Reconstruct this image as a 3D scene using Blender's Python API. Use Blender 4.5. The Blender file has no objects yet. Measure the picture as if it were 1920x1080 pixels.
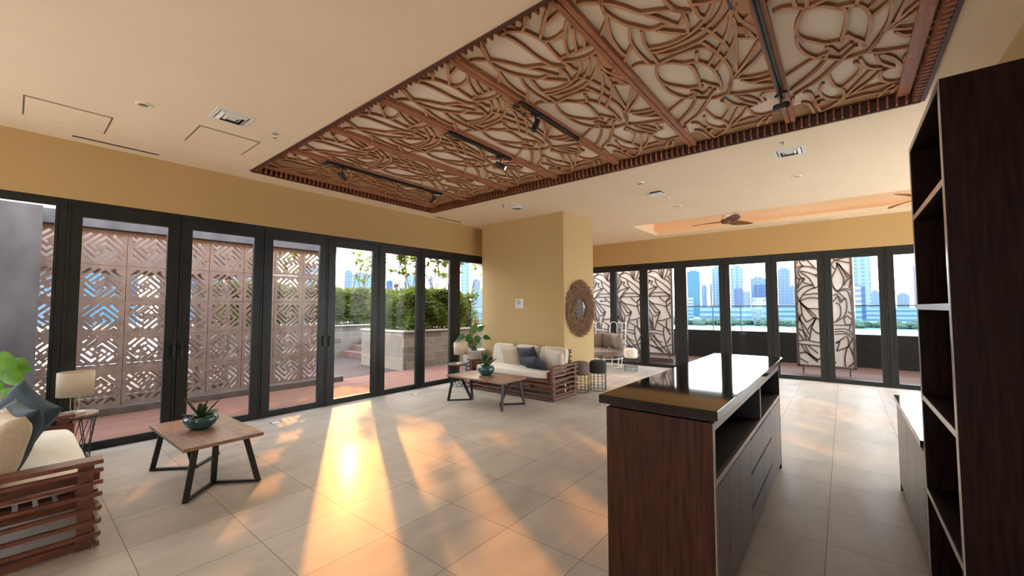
import bpy, bmesh, math, random
from mathutils import Vector, Matrix
import numpy as np
random.seed(7)
S = bpy.context.scene
COL = S.collection
PI = math.pi
# ------------------------------------------------------------------ camera
cam_d = bpy.data.cameras.new('camera'); cam = bpy.data.objects.new('camera', cam_d); COL.objects.link(cam)
cam_d.sensor_width = 36.0; cam_d.lens = 763.04 / 1920 * 36.0
cam_d.clip_start = 0.05; cam_d.clip_end = 5000
_r = Vector((0.63080579, -0.77593722, -0.0023407)); _u = Vector((-0.03646434, -0.03265703, 0.99880122)); _f = Vector((0.77508348, 0.62996424, 0.04889428))
cam.matrix_world = Matrix(((_r.x, _u.x, -_f.x, 0), (_r.y, _u.y, -_f.y, 0), (_r.z, _u.z, -_f.z, 1.615), (0, 0, 0, 1)))
S.camera = cam
# ------------------------------------------------------------------ world, sun, exposure
S.view_settings.view_transform = 'Standard'; S.view_settings.look = 'None'
S.view_settings.gamma = 1.0; S.view_settings.use_curve_mapping = False
S.view_settings.exposure = 2.78
W = bpy.data.worlds.new('sky'); S.world = W; W.use_nodes = True
nt = W.node_tree; nt.nodes.clear()
wo = nt.nodes.new('ShaderNodeOutputWorld'); bg = nt.nodes.new('ShaderNodeBackground')
tc = nt.nodes.new('ShaderNodeTexCoord'); sp = nt.nodes.new('ShaderNodeSeparateXYZ'); cr = nt.nodes.new('ShaderNodeValToRGB')
nt.links.new(tc.outputs['Generated'], sp.inputs[0]); nt.links.new(sp.outputs['Z'], cr.inputs[0])
nt.links.new(cr.outputs[0], bg.inputs[0]); nt.links.new(bg.outputs[0], wo.inputs[0])
cr.color_ramp.elements[0].position = 0.0; cr.color_ramp.elements[0].color = (1.0, 0.97, 0.93, 1)
cr.color_ramp.elements[1].position = 0.7; cr.color_ramp.elements[1].color = (0.62, 0.78, 1.0, 1)
e = cr.color_ramp.elements.new(0.2); e.color = (0.86, 0.93, 1.0, 1)
bg.inputs[1].default_value = 1.5
SUN_E, SUN_AZ = math.radians(19.2), math.atan2(0.87, 0.49)
# warm haze of the low sun in its part of the sky
dp = nt.nodes.new('ShaderNodeVectorMath'); dp.operation = 'DOT_PRODUCT'; dp.inputs[1].default_value = (math.cos(SUN_E) * math.cos(SUN_AZ), math.cos(SUN_E) * math.sin(SUN_AZ), math.sin(SUN_E))
cl_ = nt.nodes.new('ShaderNodeClamp'); pw = nt.nodes.new('ShaderNodeMath'); pw.operation = 'POWER'; pw.inputs[1].default_value = 3.0; sc_ = nt.nodes.new('ShaderNodeMath'); sc_.operation = 'MULTIPLY'; sc_.inputs[1].default_value = 0.75
mw = nt.nodes.new('ShaderNodeMixRGB'); mw.inputs[2].default_value = (1.25, 0.98, 0.66, 1)
nt.links.new(tc.outputs['Generated'], dp.inputs[0]); nt.links.new(dp.outputs['Value'], cl_.inputs[0]); nt.links.new(cl_.outputs[0], pw.inputs[0]); nt.links.new(pw.outputs[0], sc_.inputs[0])
nt.links.new(sc_.outputs[0], mw.inputs[0]); nt.links.new(cr.outputs[0], mw.inputs[1]); nt.links.new(mw.outputs[0], bg.inputs[0])
sd = bpy.data.lights.new('sun', 'SUN'); sun = bpy.data.objects.new('sun', sd); COL.objects.link(sun)
sd.energy = 0.88; sd.color = (1.0, 0.37, 0.07); sd.angle = math.radians(1.0)
sv = Vector((math.cos(SUN_E) * math.cos(SUN_AZ), math.cos(SUN_E) * math.sin(SUN_AZ), math.sin(SUN_E)))
sun.rotation_euler = sv.to_track_quat('Z', 'Y').to_euler(); sun.location = (8, 14, 20)

# ------------------------------------------------------------------ materials
def mat(name, col, rough=0.6, metal=0.0, spec=0.5):
    m = bpy.data.materials.new(name); m.use_nodes = True
    b = m.node_tree.nodes['Principled BSDF']
    b.inputs['Base Color'].default_value = (*col, 1); b.inputs['Roughness'].default_value = rough
    b.inputs['Metallic'].default_value = metal; b.inputs['Specular IOR Level'].default_value = spec
    return m
def nodes(m): return m.node_tree.nodes, m.node_tree.links, m.node_tree.nodes['Principled BSDF']
def noisy(name, c1, c2, scale=8.0, rough=0.6, stretch=(1, 1, 1), bump=0.0, detail=6.0, spec=0.5, metal=0.0, lo=0.35, hi=0.65, bscale=None):
    m = mat(name, c1, rough, metal, spec); N, L, b = nodes(m)
    t = N.new('ShaderNodeTexCoord'); mp = N.new('ShaderNodeMapping'); mp.inputs['Scale'].default_value = stretch
    n = N.new('ShaderNodeTexNoise'); n.inputs['Scale'].default_value = scale; n.inputs['Detail'].default_value = detail
    r = N.new('ShaderNodeValToRGB'); r.color_ramp.elements[0].color = (*c1, 1); r.color_ramp.elements[1].color = (*c2, 1)
    r.color_ramp.elements[0].position = lo; r.color_ramp.elements[1].position = hi
    L.new(t.outputs['Object'], mp.inputs[0]); L.new(mp.outputs[0], n.inputs[0]); L.new(n.outputs[0], r.inputs[0]); L.new(r.outputs[0], b.inputs['Base Color'])
    if bump:
        n2 = n
        if bscale:
            n2 = N.new('ShaderNodeTexNoise'); n2.inputs['Scale'].default_value = bscale; L.new(mp.outputs[0], n2.inputs[0])
        bp = N.new('ShaderNodeBump'); bp.inputs['Strength'].default_value = bump; bp.inputs['Distance'].default_value = 0.01
        L.new(n2.outputs[0], bp.inputs['Height']); L.new(bp.outputs[0], b.inputs['Normal'])
    return m
M = {}
M['ceiling'] = noisy('ceiling_paint', (0.80, 0.645, 0.455), (0.83, 0.67, 0.475), 1.5, 0.8)
M['wall'] = noisy('ochre_wallcovering', (0.49, 0.32, 0.13), (0.54, 0.36, 0.155), 60, 0.8, (1, 1, 8), 0.1)
M['column'] = noisy('woven_wallcovering', (0.49, 0.34, 0.15), (0.54, 0.38, 0.17), 90, 0.8, (1, 1, 10), 0.15)
M['frame'] = noisy('bronze_aluminium', (0.010, 0.0125, 0.0125), (0.016, 0.0175, 0.017), 3, 0.4, spec=0.35)
M['black'] = mat('black_metal', (0.012, 0.012, 0.013), 0.4)
M['blackplastic'] = mat('black_plastic', (0.02, 0.02, 0.02), 0.35)
M['chrome'] = mat('brushed_steel', (0.6, 0.6, 0.58), 0.25, 1.0)
M['white'] = mat('white_plastic', (0.75, 0.73, 0.68), 0.4)
M['whitemetal'] = mat('white_metal', (0.85, 0.83, 0.78), 0.4)
M['brass'] = mat('dull_brass', (0.45, 0.34, 0.2), 0.35, 0.9)
M['marble'] = noisy('white_marble', (0.8, 0.78, 0.74), (0.6, 0.58, 0.55), 4, 0.25)
M['teak'] = noisy('red_teak', (0.11, 0.036, 0.022), (0.195, 0.070, 0.042), 9, 0.45, (6, 1, 6), 0.1)
M['tabletop'] = noisy('walnut_tabletop', (0.20, 0.105, 0.065), (0.32, 0.185, 0.125), 5, 0.33, (8, 1, 1), 0.04)
M['ceilwood'] = noisy('ceiling_timber', (0.30, 0.105, 0.045), (0.42, 0.165, 0.075), 6, 0.5, (1, 8, 8))
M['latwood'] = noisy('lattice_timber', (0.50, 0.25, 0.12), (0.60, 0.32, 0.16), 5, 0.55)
M['latshade'] = mat('shaded_lattice_side', (0.21, 0.080, 0.032), 0.7)  # shade on the strip sides, put into a darker brown
M['finback'] = mat('dark_fin_board', (0.075, 0.024, 0.011), 0.6)
M['finwood'] = noisy('fin_timber', (0.26, 0.085, 0.038), (0.34, 0.12, 0.055), 6, 0.5)
M['board'] = noisy('backing_board', (0.80, 0.69, 0.54), (0.86, 0.75, 0.60), 1.2, 0.6)
M['rim_shade'] = noisy('brown_rim_shade', (0.30, 0.17, 0.075), (0.40, 0.24, 0.115), 3, 0.5, (1, 5, 1))  # brown stands in for the shade along the coffer rim
M['darkwood'] = noisy('dark_walnut_panel', (0.005, 0.0018, 0.0013), (0.018, 0.006, 0.004), 7, 0.5, (9, 9, 0.6), 0.05, spec=0.06)
M['cabside'] = noisy('walnut_laminate', (0.020, 0.0065, 0.0035), (0.060, 0.022, 0.012), 5, 0.5, (9, 9, 0.7), 0.04, lo=0.3, hi=0.75, spec=0.12)
M['cabfront'] = noisy('satin_cabinet_front', (0.075, 0.050, 0.044), (0.10, 0.068, 0.058), 5, 0.32, (8, 8, 0.6))
M['cabdark'] = mat('dark_recess', (0.008, 0.006, 0.006), 0.6)
M['edge'] = mat('pale_edge_band', (0.26, 0.21, 0.19), 0.25)
M['stone'] = noisy('black_granite', (0.004, 0.004, 0.0045), (0.009, 0.0085, 0.0085), 60, 0.05, spec=0.5)
M['rightstone'] = noisy('dark_granite', (0.008, 0.009, 0.009), (0.02, 0.02, 0.02), 60, 0.06, spec=0.9)
M['cream'] = noisy('cream_canvas', (0.82, 0.76, 0.64), (0.87, 0.81, 0.69), 40, 0.9, bump=0.15)
M['beige'] = noisy('beige_linen', (0.50, 0.41, 0.29), (0.57, 0.47, 0.35), 60, 0.9, bump=0.2)
M['palelinen'] = noisy('pale_linen', (0.62, 0.55, 0.44), (0.68, 0.61, 0.49), 60, 0.9, bump=0.2)
M['navy'] = noisy('slate_navy_fabric', (0.030, 0.040, 0.062), (0.045, 0.056, 0.082), 60, 0.85, bump=0.2)
M['teal_f'] = noisy('slate_teal_fabric', (0.025, 0.045, 0.056), (0.040, 0.062, 0.074), 60, 0.85, bump=0.2)
M['taupe'] = noisy('taupe_fabric', (0.22, 0.165, 0.14), (0.28, 0.215, 0.185), 60, 0.9, bump=0.2)
M['charcoal'] = noisy('charcoal_fabric', (0.028, 0.028, 0.028), (0.042, 0.042, 0.04), 60, 0.9, bump=0.2)
M['greyf'] = noisy('warm_grey_fabric', (0.14, 0.11, 0.095), (0.18, 0.145, 0.125), 60, 0.9, bump=0.2)
M['teal'] = noisy('teal_glaze', (0.010, 0.055, 0.060), (0.03, 0.11, 0.115), 12, 0.08, (1, 1, 5), spec=0.7)
M['soil'] = noisy('dark_soil', (0.02, 0.013, 0.008), (0.05, 0.035, 0.025), 80, 0.95, bump=0.6)
M['leaf_dark'] = noisy('dark_succulent_leaf', (0.012, 0.030, 0.012), (0.035, 0.075, 0.022), 14, 0.4)
M['leaf_snake'] = noisy('snake_plant_leaf', (0.018, 0.060, 0.020), (0.07, 0.15, 0.05), 14, 0.4, (1, 1, 3))
def leafmat(name, c1, c2, trans=0.35):
    m = noisy(name, c1, c2, 12, 0.45); N, L, b = nodes(m)
    t = N.new('ShaderNodeBsdfTranslucent'); mx = N.new('ShaderNodeMixShader'); mx.inputs[0].default_value = trans
    t.inputs[0].default_value = (c2[0] * 1.6, c2[1] * 1.6, c2[2] * 1.1, 1)
    o = N['Material Output']; L.new(b.outputs[0], mx.inputs[1]); L.new(t.outputs[0], mx.inputs[2]); L.new(mx.outputs[0], o.inputs[0])
    return m
M['leaf'] = leafmat('glossy_green_leaf', (0.05, 0.17, 0.015), (0.13, 0.28, 0.025))
M['leaf2'] = leafmat('mid_green_leaf', (0.022, 0.075, 0.016), (0.05, 0.14, 0.028), 0.25)
M['hedge'] = leafmat('hedge_leaf', (0.016, 0.028, 0.003), (0.095, 0.12, 0.010), 0.36)
M['treeleaf'] = leafmat('tree_leaf', (0.05, 0.075, 0.007), (0.13, 0.155, 0.018), 0.45)
M['hedgecore'] = mat('hedge_twigs', (0.02, 0.018, 0.010), 0.9)
M['bark'] = noisy('pale_bark', (0.10, 0.08, 0.06), (0.17, 0.14, 0.11), 20, 0.9)
M['deck'] = None
M['terracotta'] = noisy('breeze_block_clay', (0.18, 0.125, 0.100), (0.23, 0.162, 0.130), 6, 0.9, bump=0.1, spec=0.12)
M['kerb'] = noisy('weathered_kerb', (0.07, 0.05, 0.038), (0.11, 0.08, 0.065), 5, 0.9, bump=0.3)
M['concrete'] = noisy('grey_concrete', (0.075, 0.073, 0.078), (0.12, 0.117, 0.12), 3, 0.85, (1, 1, 0.5), spec=0.15)
M['screenframe'] = mat('brown_screen_metal', (0.085, 0.055, 0.042), 0.5)
M['twig'] = noisy('driftwood_twigs', (0.20, 0.115, 0.065), (0.36, 0.22, 0.135), 25, 0.8)
M['mirror'] = mat('mirror_glass', (0.9, 0.9, 0.9), 0.01, 1.0)
M['fanwood'] = noisy('fan_blade_wood', (0.13, 0.055, 0.02), (0.20, 0.09, 0.035), 8, 0.4)
M['step'] = noisy('red_sandstone_step', (0.12, 0.058, 0.043), (0.16, 0.082, 0.062), 5, 0.85)
M['parapet'] = noisy('dark_plank_parapet', (0.006, 0.005, 0.004), (0.017, 0.013, 0.010), 5, 0.8, (1, 1, 12), lo=0.3, hi=0.8, spec=0.08)
M['skin'] = mat('skin', (0.35, 0.19, 0.12), 0.6); M['hair'] = mat('dark_hair', (0.012, 0.009, 0.008), 0.7); M['shirt'] = mat('brown_shirt', (0.16, 0.07, 0.03), 0.9); M['trousers'] = mat('dark_trousers', (0.02, 0.02, 0.025), 0.9)
M['green'] = mat('exit_green', (0.01, 0.16, 0.09), 0.4); M['signtext'] = mat('dark_print', (0.02, 0.02, 0.02), 0.6)
# floor tiles
def floor_mat():
    m = mat('stone_floor_tile', (0.5, 0.45, 0.4), 0.5, 0, 0.08); N, L, b = nodes(m)
    t = N.new('ShaderNodeTexCoord'); mp = N.new('ShaderNodeMapping'); mp.inputs['Location'].default_value = (-1.757, -0.140, 0)
    L.new(t.outputs['Object'], mp.inputs[0])
    br = N.new('ShaderNodeTexBrick'); br.offset = 0.0; br.inputs['Scale'].default_value = 1.0
    br.inputs['Brick Width'].default_value = 0.6035; br.inputs['Row Height'].default_value = 0.6095; br.inputs['Mortar Size'].default_value = 0.0028; br.inputs['Mortar Smooth'].default_value = 0.3
    br.inputs['Color1'].default_value = (0.0, 0, 0, 1); br.inputs['Color2'].default_value = (1, 1, 1, 1); br.inputs['Mortar'].default_value = (0.5, 0.5, 0.5, 1)
    L.new(mp.outputs[0], br.inputs[0])
    n = N.new('ShaderNodeTexNoise'); n.inputs['Scale'].default_value = 1.6; n.inputs['Detail'].default_value = 8; n.inputs['Distortion'].default_value = 0.6
    mp2 = N.new('ShaderNodeMapping'); mp2.inputs['Scale'].default_value = (0.9, 2.4, 1); L.new(t.outputs['Object'], mp2.inputs[0]); L.new(mp2.outputs[0], n.inputs[0])
    r = N.new('ShaderNodeValToRGB'); r.color_ramp.elements[0].position = 0.3; r.color_ramp.elements[1].position = 0.7
    r.color_ramp.elements[0].color = (0.44, 0.385, 0.325, 1); r.color_ramp.elements[1].color = (0.55, 0.49, 0.42, 1); L.new(n.outputs[0], r.inputs[0])
    hs = N.new('ShaderNodeMixRGB'); hs.blend_type = 'MULTIPLY'; hs.inputs[0].default_value = 0.12; L.new(r.outputs[0], hs.inputs[1]); L.new(br.outputs[0], hs.inputs[2])
    mx = N.new('ShaderNodeMixRGB'); mx.inputs[2].default_value = (0.20, 0.16, 0.125, 1); L.new(br.outputs['Fac'], mx.inputs[0]); L.new(hs.outputs[0], mx.inputs[1]); L.new(mx.outputs[0], b.inputs['Base Color'])
    n3 = N.new('ShaderNodeTexNoise'); n3.inputs['Scale'].default_value = 2.2; n3.inputs['Detail'].default_value = 3; L.new(t.outputs['Object'], n3.inputs[0])
    mr = N.new('ShaderNodeMapRange'); mr.inputs['To Min'].default_value = 0.12; mr.inputs['To Max'].default_value = 0.20; L.new(n3.outputs[0], mr.inputs[0]); L.new(mr.outputs[0], b.inputs['Coat Roughness']); b.inputs['Coat Weight'].default_value = 0.04; b.inputs['Coat IOR'].default_value = 1.45
    n4 = N.new('ShaderNodeTexNoise'); n4.inputs['Scale'].default_value = 5; n4.inputs['Detail'].default_value = 2; L.new(t.outputs['Object'], n4.inputs[0])
    ad = N.new('ShaderNodeMath'); ad.operation = 'SUBTRACT'; L.new(n4.outputs[0], ad.inputs[0]); L.new(br.outputs['Fac'], ad.inputs[1])
    bp = N.new('ShaderNodeBump'); bp.inputs['Strength'].default_value = 0.25; bp.inputs['Distance'].default_value = 0.004; L.new(ad.outputs[0], bp.inputs['Height']); L.new(bp.outputs[0], b.inputs['Normal'])
    return m
M['floor'] = floor_mat()
def plank_mat(name, c1, c2, width=0.14, vertical=False, rough=0.6, axis=1):
    m = mat(name, c1, 0.75, 0, 0.15); N, L, b = nodes(m)
    t = N.new('ShaderNodeTexCoord'); mp = N.new('ShaderNodeMapping'); L.new(t.outputs['Object'], mp.inputs[0])
    if axis == 0: mp.inputs['Rotation'].default_value = (0, 0, PI / 2)
    br = N.new('ShaderNodeTexBrick'); br.offset = 0.4; br.inputs['Brick Width'].default_value = 2.4; br.inputs['Row Height'].default_value = width
    br.inputs['Scale'].default_value = 1; br.inputs['Mortar Size'].default_value = 0.004; br.inputs['Color1'].default_value = (*c1, 1); br.inputs['Color2'].default_value = (*c2, 1); br.inputs['Mortar'].default_value = (c1[0] * 0.3, c1[1] * 0.3, c1[2] * 0.3, 1)
    L.new(mp.outputs[0], br.inputs[0])
    n = N.new('ShaderNodeTexNoise'); n.inputs['Scale'].default_value = 6; mp2 = N.new('ShaderNodeMapping'); mp2.inputs['Scale'].default_value = (1, 8, 1) if axis == 1 else (8, 1, 1); L.new(t.outputs['Object'], mp2.inputs[0]); L.new(mp2.outputs[0], n.inputs[0])
    mx = N.new('ShaderNodeMixRGB'); mx.blend_type = 'MULTIPLY'; mx.inputs[0].default_value = 0.5; L.new(br.outputs[0], mx.inputs[1])
    r = N.new('ShaderNodeValToRGB'); r.color_ramp.elements[0].color = (0.55, 0.55, 0.55, 1); L.new(n.outputs[0], r.inputs[0]); L.new(r.outputs[0], mx.inputs[2]); L.new(mx.outputs[0], b.inputs['Base Color'])
    return m
M['deck'] = plank_mat('red_deck_planks', (0.21, 0.100, 0.068), (0.17, 0.076, 0.050))
M['deck2'] = plank_mat('grey_deck_planks', (0.105, 0.068, 0.056), (0.078, 0.050, 0.042))
M['deckfar'] = plank_mat('brown_deck_planks', (0.075, 0.030, 0.016), (0.05, 0.019, 0.011), axis=0)
def block_mat(name, c1, c2, cm, w, h, rot):
    m = mat(name, c1, 0.85, 0, 0.15); N, L, b = nodes(m)
    t = N.new('ShaderNodeTexCoord'); mp = N.new('ShaderNodeMapping'); mp.inputs['Rotation'].default_value = rot; L.new(t.outputs['Object'], mp.inputs[0])
    br = N.new('ShaderNodeTexBrick'); br.inputs['Scale'].default_value = 1; br.inputs['Brick Width'].default_value = w; br.inputs['Row Height'].default_value = h
    br.inputs['Mortar Size'].default_value = 0.006; br.inputs['Color1'].default_value = (*c1, 1); br.inputs['Color2'].default_value = (*c2, 1); br.inputs['Mortar'].default_value = (*cm, 1)
    L.new(mp.outputs[0], br.inputs[0])
    n = N.new('ShaderNodeTexNoise'); n.inputs['Scale'].default_value = 4; n.inputs['Detail'].default_value = 8; L.new(t.outputs['Object'], n.inputs[0])
    r = N.new('ShaderNodeValToRGB'); r.color_ramp.elements[0].position = 0.3; r.color_ramp.elements[0].color = (0.55, 0.55, 0.55, 1); L.new(n.outputs[0], r.inputs[0])
    mx = N.new('ShaderNodeMixRGB'); mx.blend_type = 'MULTIPLY'; mx.inputs[0].default_value = 0.7; L.new(br.outputs[0], mx.inputs[1]); L.new(r.outputs[0], mx.inputs[2]); L.new(mx.outputs[0], b.inputs['Base Color'])
    return m
M['blockx'] = block_mat('grey_stone_blocks_x', (0.26, 0.205, 0.15), (0.125, 0.10, 0.077), (0.33, 0.27, 0.20), 0.6, 0.2, (PI / 2, 0, 0))
M['blocky'] = block_mat('grey_stone_blocks_y', (0.26, 0.205, 0.15), (0.125, 0.10, 0.077), (0.33, 0.27, 0.20), 0.6, 0.2, (PI / 2, 0, PI / 2))
M['coping'] = noisy('stone_coping', (0.30, 0.25, 0.195), (0.37, 0.31, 0.24), 5, 0.8)
# glass: clear pane with a weak reflection, lets the sun through
def glass_mat(name, tint, refl):
    m = bpy.data.materials.new(name); m.use_nodes = True; N, L = m.node_tree.nodes, m.node_tree.links; N.clear()
    o = N.new('ShaderNodeOutputMaterial'); t = N.new('ShaderNodeBsdfTransparent'); g = N.new('ShaderNodeBsdfGlossy'); mx = N.new('ShaderNodeMixShader')
    fr = N.new('ShaderNodeFresnel'); fr.inputs[0].default_value = 1.25; ml = N.new('ShaderNodeMath'); ml.operation = 'MULTIPLY'; ml.inputs[1].default_value = refl
    t.inputs[0].default_value = (*tint, 1); g.inputs['Roughness'].default_value = 0.0
    L.new(fr.outputs[0], ml.inputs[0]); L.new(ml.outputs[0], mx.inputs[0]); L.new(t.outputs[0], mx.inputs[1]); L.new(g.outputs[0], mx.inputs[2]); L.new(mx.outputs[0], o.inputs[0])
    return m
M['glass'] = glass_mat('door_glass', (0.97, 0.98, 0.98), 0.4)
M['railglass'] = glass_mat('railing_glass', (0.78, 0.92, 0.97), 0.8)
def trans_mat(name, c, tr, f=0.5):
    m = mat(name, c, 0.8); N, L, b = nodes(m); t = N.new('ShaderNodeBsdfTranslucent'); t.inputs[0].default_value = (*tr, 1)
    mx = N.new('ShaderNodeMixShader'); mx.inputs[0].default_value = f; o = N['Material Output']
    L.new(b.outputs[0], mx.inputs[1]); L.new(t.outputs[0], mx.inputs[2]); L.new(mx.outputs[0], o.inputs[0]); return m
M['shade'] = trans_mat('linen_shade', (0.72, 0.64, 0.52), (0.75, 0.62, 0.45), 0.45)
M['frost'] = trans_mat('frosted_panel', (0.62, 0.57, 0.535), (0.54, 0.50, 0.47), 0.45)
def emit(name, c, s):
    m = bpy.data.materials.new(name); m.use_nodes = True; N, L = m.node_tree.nodes, m.node_tree.links; N.clear()
    o = N.new('ShaderNodeOutputMaterial'); e_ = N.new('ShaderNodeEmission'); e_.inputs[0].default_value = (*c, 1); e_.inputs[1].default_value = s; L.new(e_.outputs[0], o.inputs[0]); return m
M['bulb'] = emit('lit_lens', (1.0, 0.93, 0.75), 6.0)
M['led'] = emit('warm_led_strip', (1.0, 0.40, 0.09), 0.62)
# ------------------------------------------------------------------ mesh helpers
class MB:
    def __init__(s): s.v = []; s.f = []
    def add(s, v, f):
        n = len(s.v); s.v += [tuple(p) for p in v]; s.f += [tuple(i + n for i in q) for q in f]; return s
    def box(s, x0, y0, z0, x1, y1, z1):
        if x0 > x1: x0, x1 = x1, x0
        if y0 > y1: y0, y1 = y1, y0
        if z0 > z1: z0, z1 = z1, z0
        v = [(x0, y0, z0), (x1, y0, z0), (x1, y1, z0), (x0, y1, z0), (x0, y0, z1), (x1, y0, z1), (x1, y1, z1), (x0, y1, z1)]
        return s.add(v, [(0, 3, 2, 1), (4, 5, 6, 7), (0, 1, 5, 4), (1, 2, 6, 5), (2, 3, 7, 6), (3, 0, 4, 7)])
    def bar(s, a, b, w, h=None, up=(0, 0, 1)):
        a, b = Vector(a), Vector(b); h = h or w; d = (b - a).normalized(); u = Vector(up)
        if abs(d.dot(u)) > 0.98: u = Vector((1, 0, 0))
        r = d.cross(u).normalized(); u = r.cross(d)
        v = [p + r * sx * w / 2 + u * sy * h / 2 for p in (a, b) for sx, sy in ((-1, -1), (1, -1), (1, 1), (-1, 1))]
        return s.add(v, [(0, 1, 2, 3), (7, 6, 5, 4), (0, 4, 5, 1), (1, 5, 6, 2), (2, 6, 7, 3), (3, 7, 4, 0)])
    def tube(s, pts, r, n=8, closed=False):
        pts = [Vector(p) for p in pts]; m = len(pts); rs = r if isinstance(r, (list, tuple)) else [r] * m; rings = []; pu = None
        for i, p in enumerate(pts):
            if closed: d = pts[(i + 1) % m] - pts[i - 1]
            else: d = pts[min(i + 1, m - 1)] - pts[max(i - 1, 0)]
            d.normalize()
            if pu is None:
                pu = Vector((0, 0, 1)) if abs(d.z) < 0.9 else Vector((1, 0, 0))
            rr = d.cross(pu).normalized(); pu = rr.cross(d).normalized()
            rings.append([p + (rr * math.cos(2 * PI * k / n) + pu * math.sin(2 * PI * k / n)) * rs[i] for k in range(n)])
        v = [q for R_ in rings for q in R_]; f = []
        for i in range(m if closed else m - 1):
            for k in range(n):
                a = i * n + k; b = i * n + (k + 1) % n; c = ((i + 1) % m) * n + (k + 1) % n; d = ((i + 1) % m) * n + k; f.append((a, b, c, d))
        if not closed: f += [tuple(range(n))[::-1], tuple((m - 1) * n + k for k in range(n))]
        return s.add(v, f)
    def lathe(s, prof, n=32, c=(0, 0, 0)):
        v = []; f = []; m = len(prof)
        for r, z in prof:
            for k in range(n): v.append((c[0] + r * math.cos(2 * PI * k / n), c[1] + r * math.sin(2 * PI * k / n), c[2] + z))
        for i in range(m - 1):
            for k in range(n): f.append((i * n + k, i * n + (k + 1) % n, (i + 1) * n + (k + 1) % n, (i + 1) * n + k))
        f += [tuple(range(n))[::-1], tuple((m - 1) * n + k for k in range(n))]
        return s.add(v, f)
    def ring(s, c, r, t, n=28, th=6): return s.tube([(c[0] + r * math.cos(2 * PI * k / n), c[1] + r * math.sin(2 * PI * k / n), c[2]) for k in range(n)], t, th, True)
    def prism(s, poly, z0, z1):
        n = len(poly); v = [(x, y, z0) for x, y in poly] + [(x, y, z1) for x, y in poly]
        return s.add(v, [tuple(range(n))[::-1], tuple(range(n, 2 * n))] + [(i, (i + 1) % n, n + (i + 1) % n, n + i) for i in range(n)])
    def build(s, name, m, parent=None, smooth=False, bevel=0, seg=2, sub=0, fix=True):
        me = bpy.data.meshes.new(name); me.from_pydata(s.v, [], s.f); me.update()
        if fix:
            bm = bmesh.new(); bm.from_mesh(me); bmesh.ops.recalc_face_normals(bm, faces=bm.faces); bm.to_mesh(me); bm.free()
        o = bpy.data.objects.new(name, me); COL.objects.link(o); me.materials.append(m)
        if smooth:
            for p in me.polygons: p.use_smooth = True
        if bevel:
            b = o.modifiers.new('bevel', 'BEVEL'); b.width = bevel; b.segments = seg; b.limit_method = 'ANGLE'
        if sub:
            b = o.modifiers.new('subsurf', 'SUBSURF'); b.levels = sub; b.render_levels = sub
        if parent: o.parent = parent
        return o
def thing(name, label, cat, loc=(0, 0, 0), rz=0, group=None):
    o = bpy.data.objects.new(name, None); COL.objects.link(o); o.location = loc; o.rotation_euler = (0, 0, rz)
    o['label'] = label; o['category'] = cat
    if group: o['group'] = group
    return o
def tag(o, label, cat, group=None, kind=None):
    o['label'] = label; o['category'] = cat
    if group: o['group'] = group
    if kind: o['kind'] = kind
    return o
def struct(o): o['kind'] = 'structure'; return o
def copy_tree(o, parent=None):
    c = o.copy(); COL.objects.link(c)
    if parent: c.parent = parent
    for ch in list(o.children): copy_tree(ch, c)
    return c
def at(o, loc, rz=0): o.location = loc; o.rotation_euler = (0, 0, rz); return o
def smoothpts(P, sub=5):
    if len(P) < 3: return P
    Q = [P[0]] + list(P) + [P[-1]]; out = []
    for i in range(1, len(Q) - 2):
        p0, p1, p2, p3 = [np.array(q, float) for q in Q[i - 1:i + 3]]
        for k in range(sub):
            t = k / sub
            out.append(tuple(0.5 * ((2 * p1) + (-p0 + p2) * t + (2 * p0 - 5 * p1 + 4 * p2 - p3) * t * t + (-p0 + 3 * p1 - 3 * p2 + p3) * t ** 3)))
    out.append(tuple(P[-1])); return out
def ribbon(mb, pts, w, fn, d0, d1):
    """strip of width w along 2D polyline pts, mapped by fn(u, v, depth), between depths d0 and d1"""
    P = [np.array(p, float) for p in pts]; n = len(P); v = []
    for i in range(n):
        d = P[min(i + 1, n - 1)] - P[max(i - 1, 0)]; L_ = np.hypot(*d) or 1; nn = np.array([-d[1], d[0]]) / L_ * w / 2
        for q, dd in ((P[i] + nn, d0), (P[i] - nn, d0), (P[i] - nn, d1), (P[i] + nn, d1)): v.append(fn(q[0], q[1], dd))
    f = [(0, 1, 2, 3), tuple((n - 1) * 4 + k for k in (3, 2, 1, 0))]
    for i in range(n - 1):
        for k in range(4): f.append((i * 4 + k, i * 4 + (k + 1) % 4, (i + 1) * 4 + (k + 1) % 4, (i + 1) * 4 + k))
    mb.add(v, f)
def curve_fill(name, splines, depth):
    """2D filled curve with holes, extruded; returned as a mesh"""
    cu = bpy.data.curves.new(name, 'CURVE'); cu.dimensions = '2D'; cu.fill_mode = 'BOTH'; cu.extrude = depth / 2
    for pts in splines:
        s = cu.splines.new('POLY'); s.points.add(len(pts) - 1)
        for p, q in zip(s.points, pts): p.co = (q[0], q[1], 0, 1)
        s.use_cyclic_u = True
    o = bpy.data.objects.new(name, cu); COL.objects.link(o); bpy.context.view_layer.update()
    me = bpy.data.meshes.new_from_object(o.evaluated_get(bpy.context.evaluated_depsgraph_get()))
    COL.objects.unlink(o); bpy.data.objects.remove(o); return me
def text_mesh(name, body, size):
    cu = bpy.data.curves.new(name, 'FONT'); cu.body = body; cu.size = size; cu.extrude = 0.0008; cu.align_x = 'LEFT'
    o = bpy.data.objects.new(name, cu); COL.objects.link(o); bpy.context.view_layer.update()
    me = bpy.data.meshes.new_from_object(o.evaluated_get(bpy.context.evaluated_depsgraph_get()))
    COL.objects.unlink(o); bpy.data.objects.remove(o); return me
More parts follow.
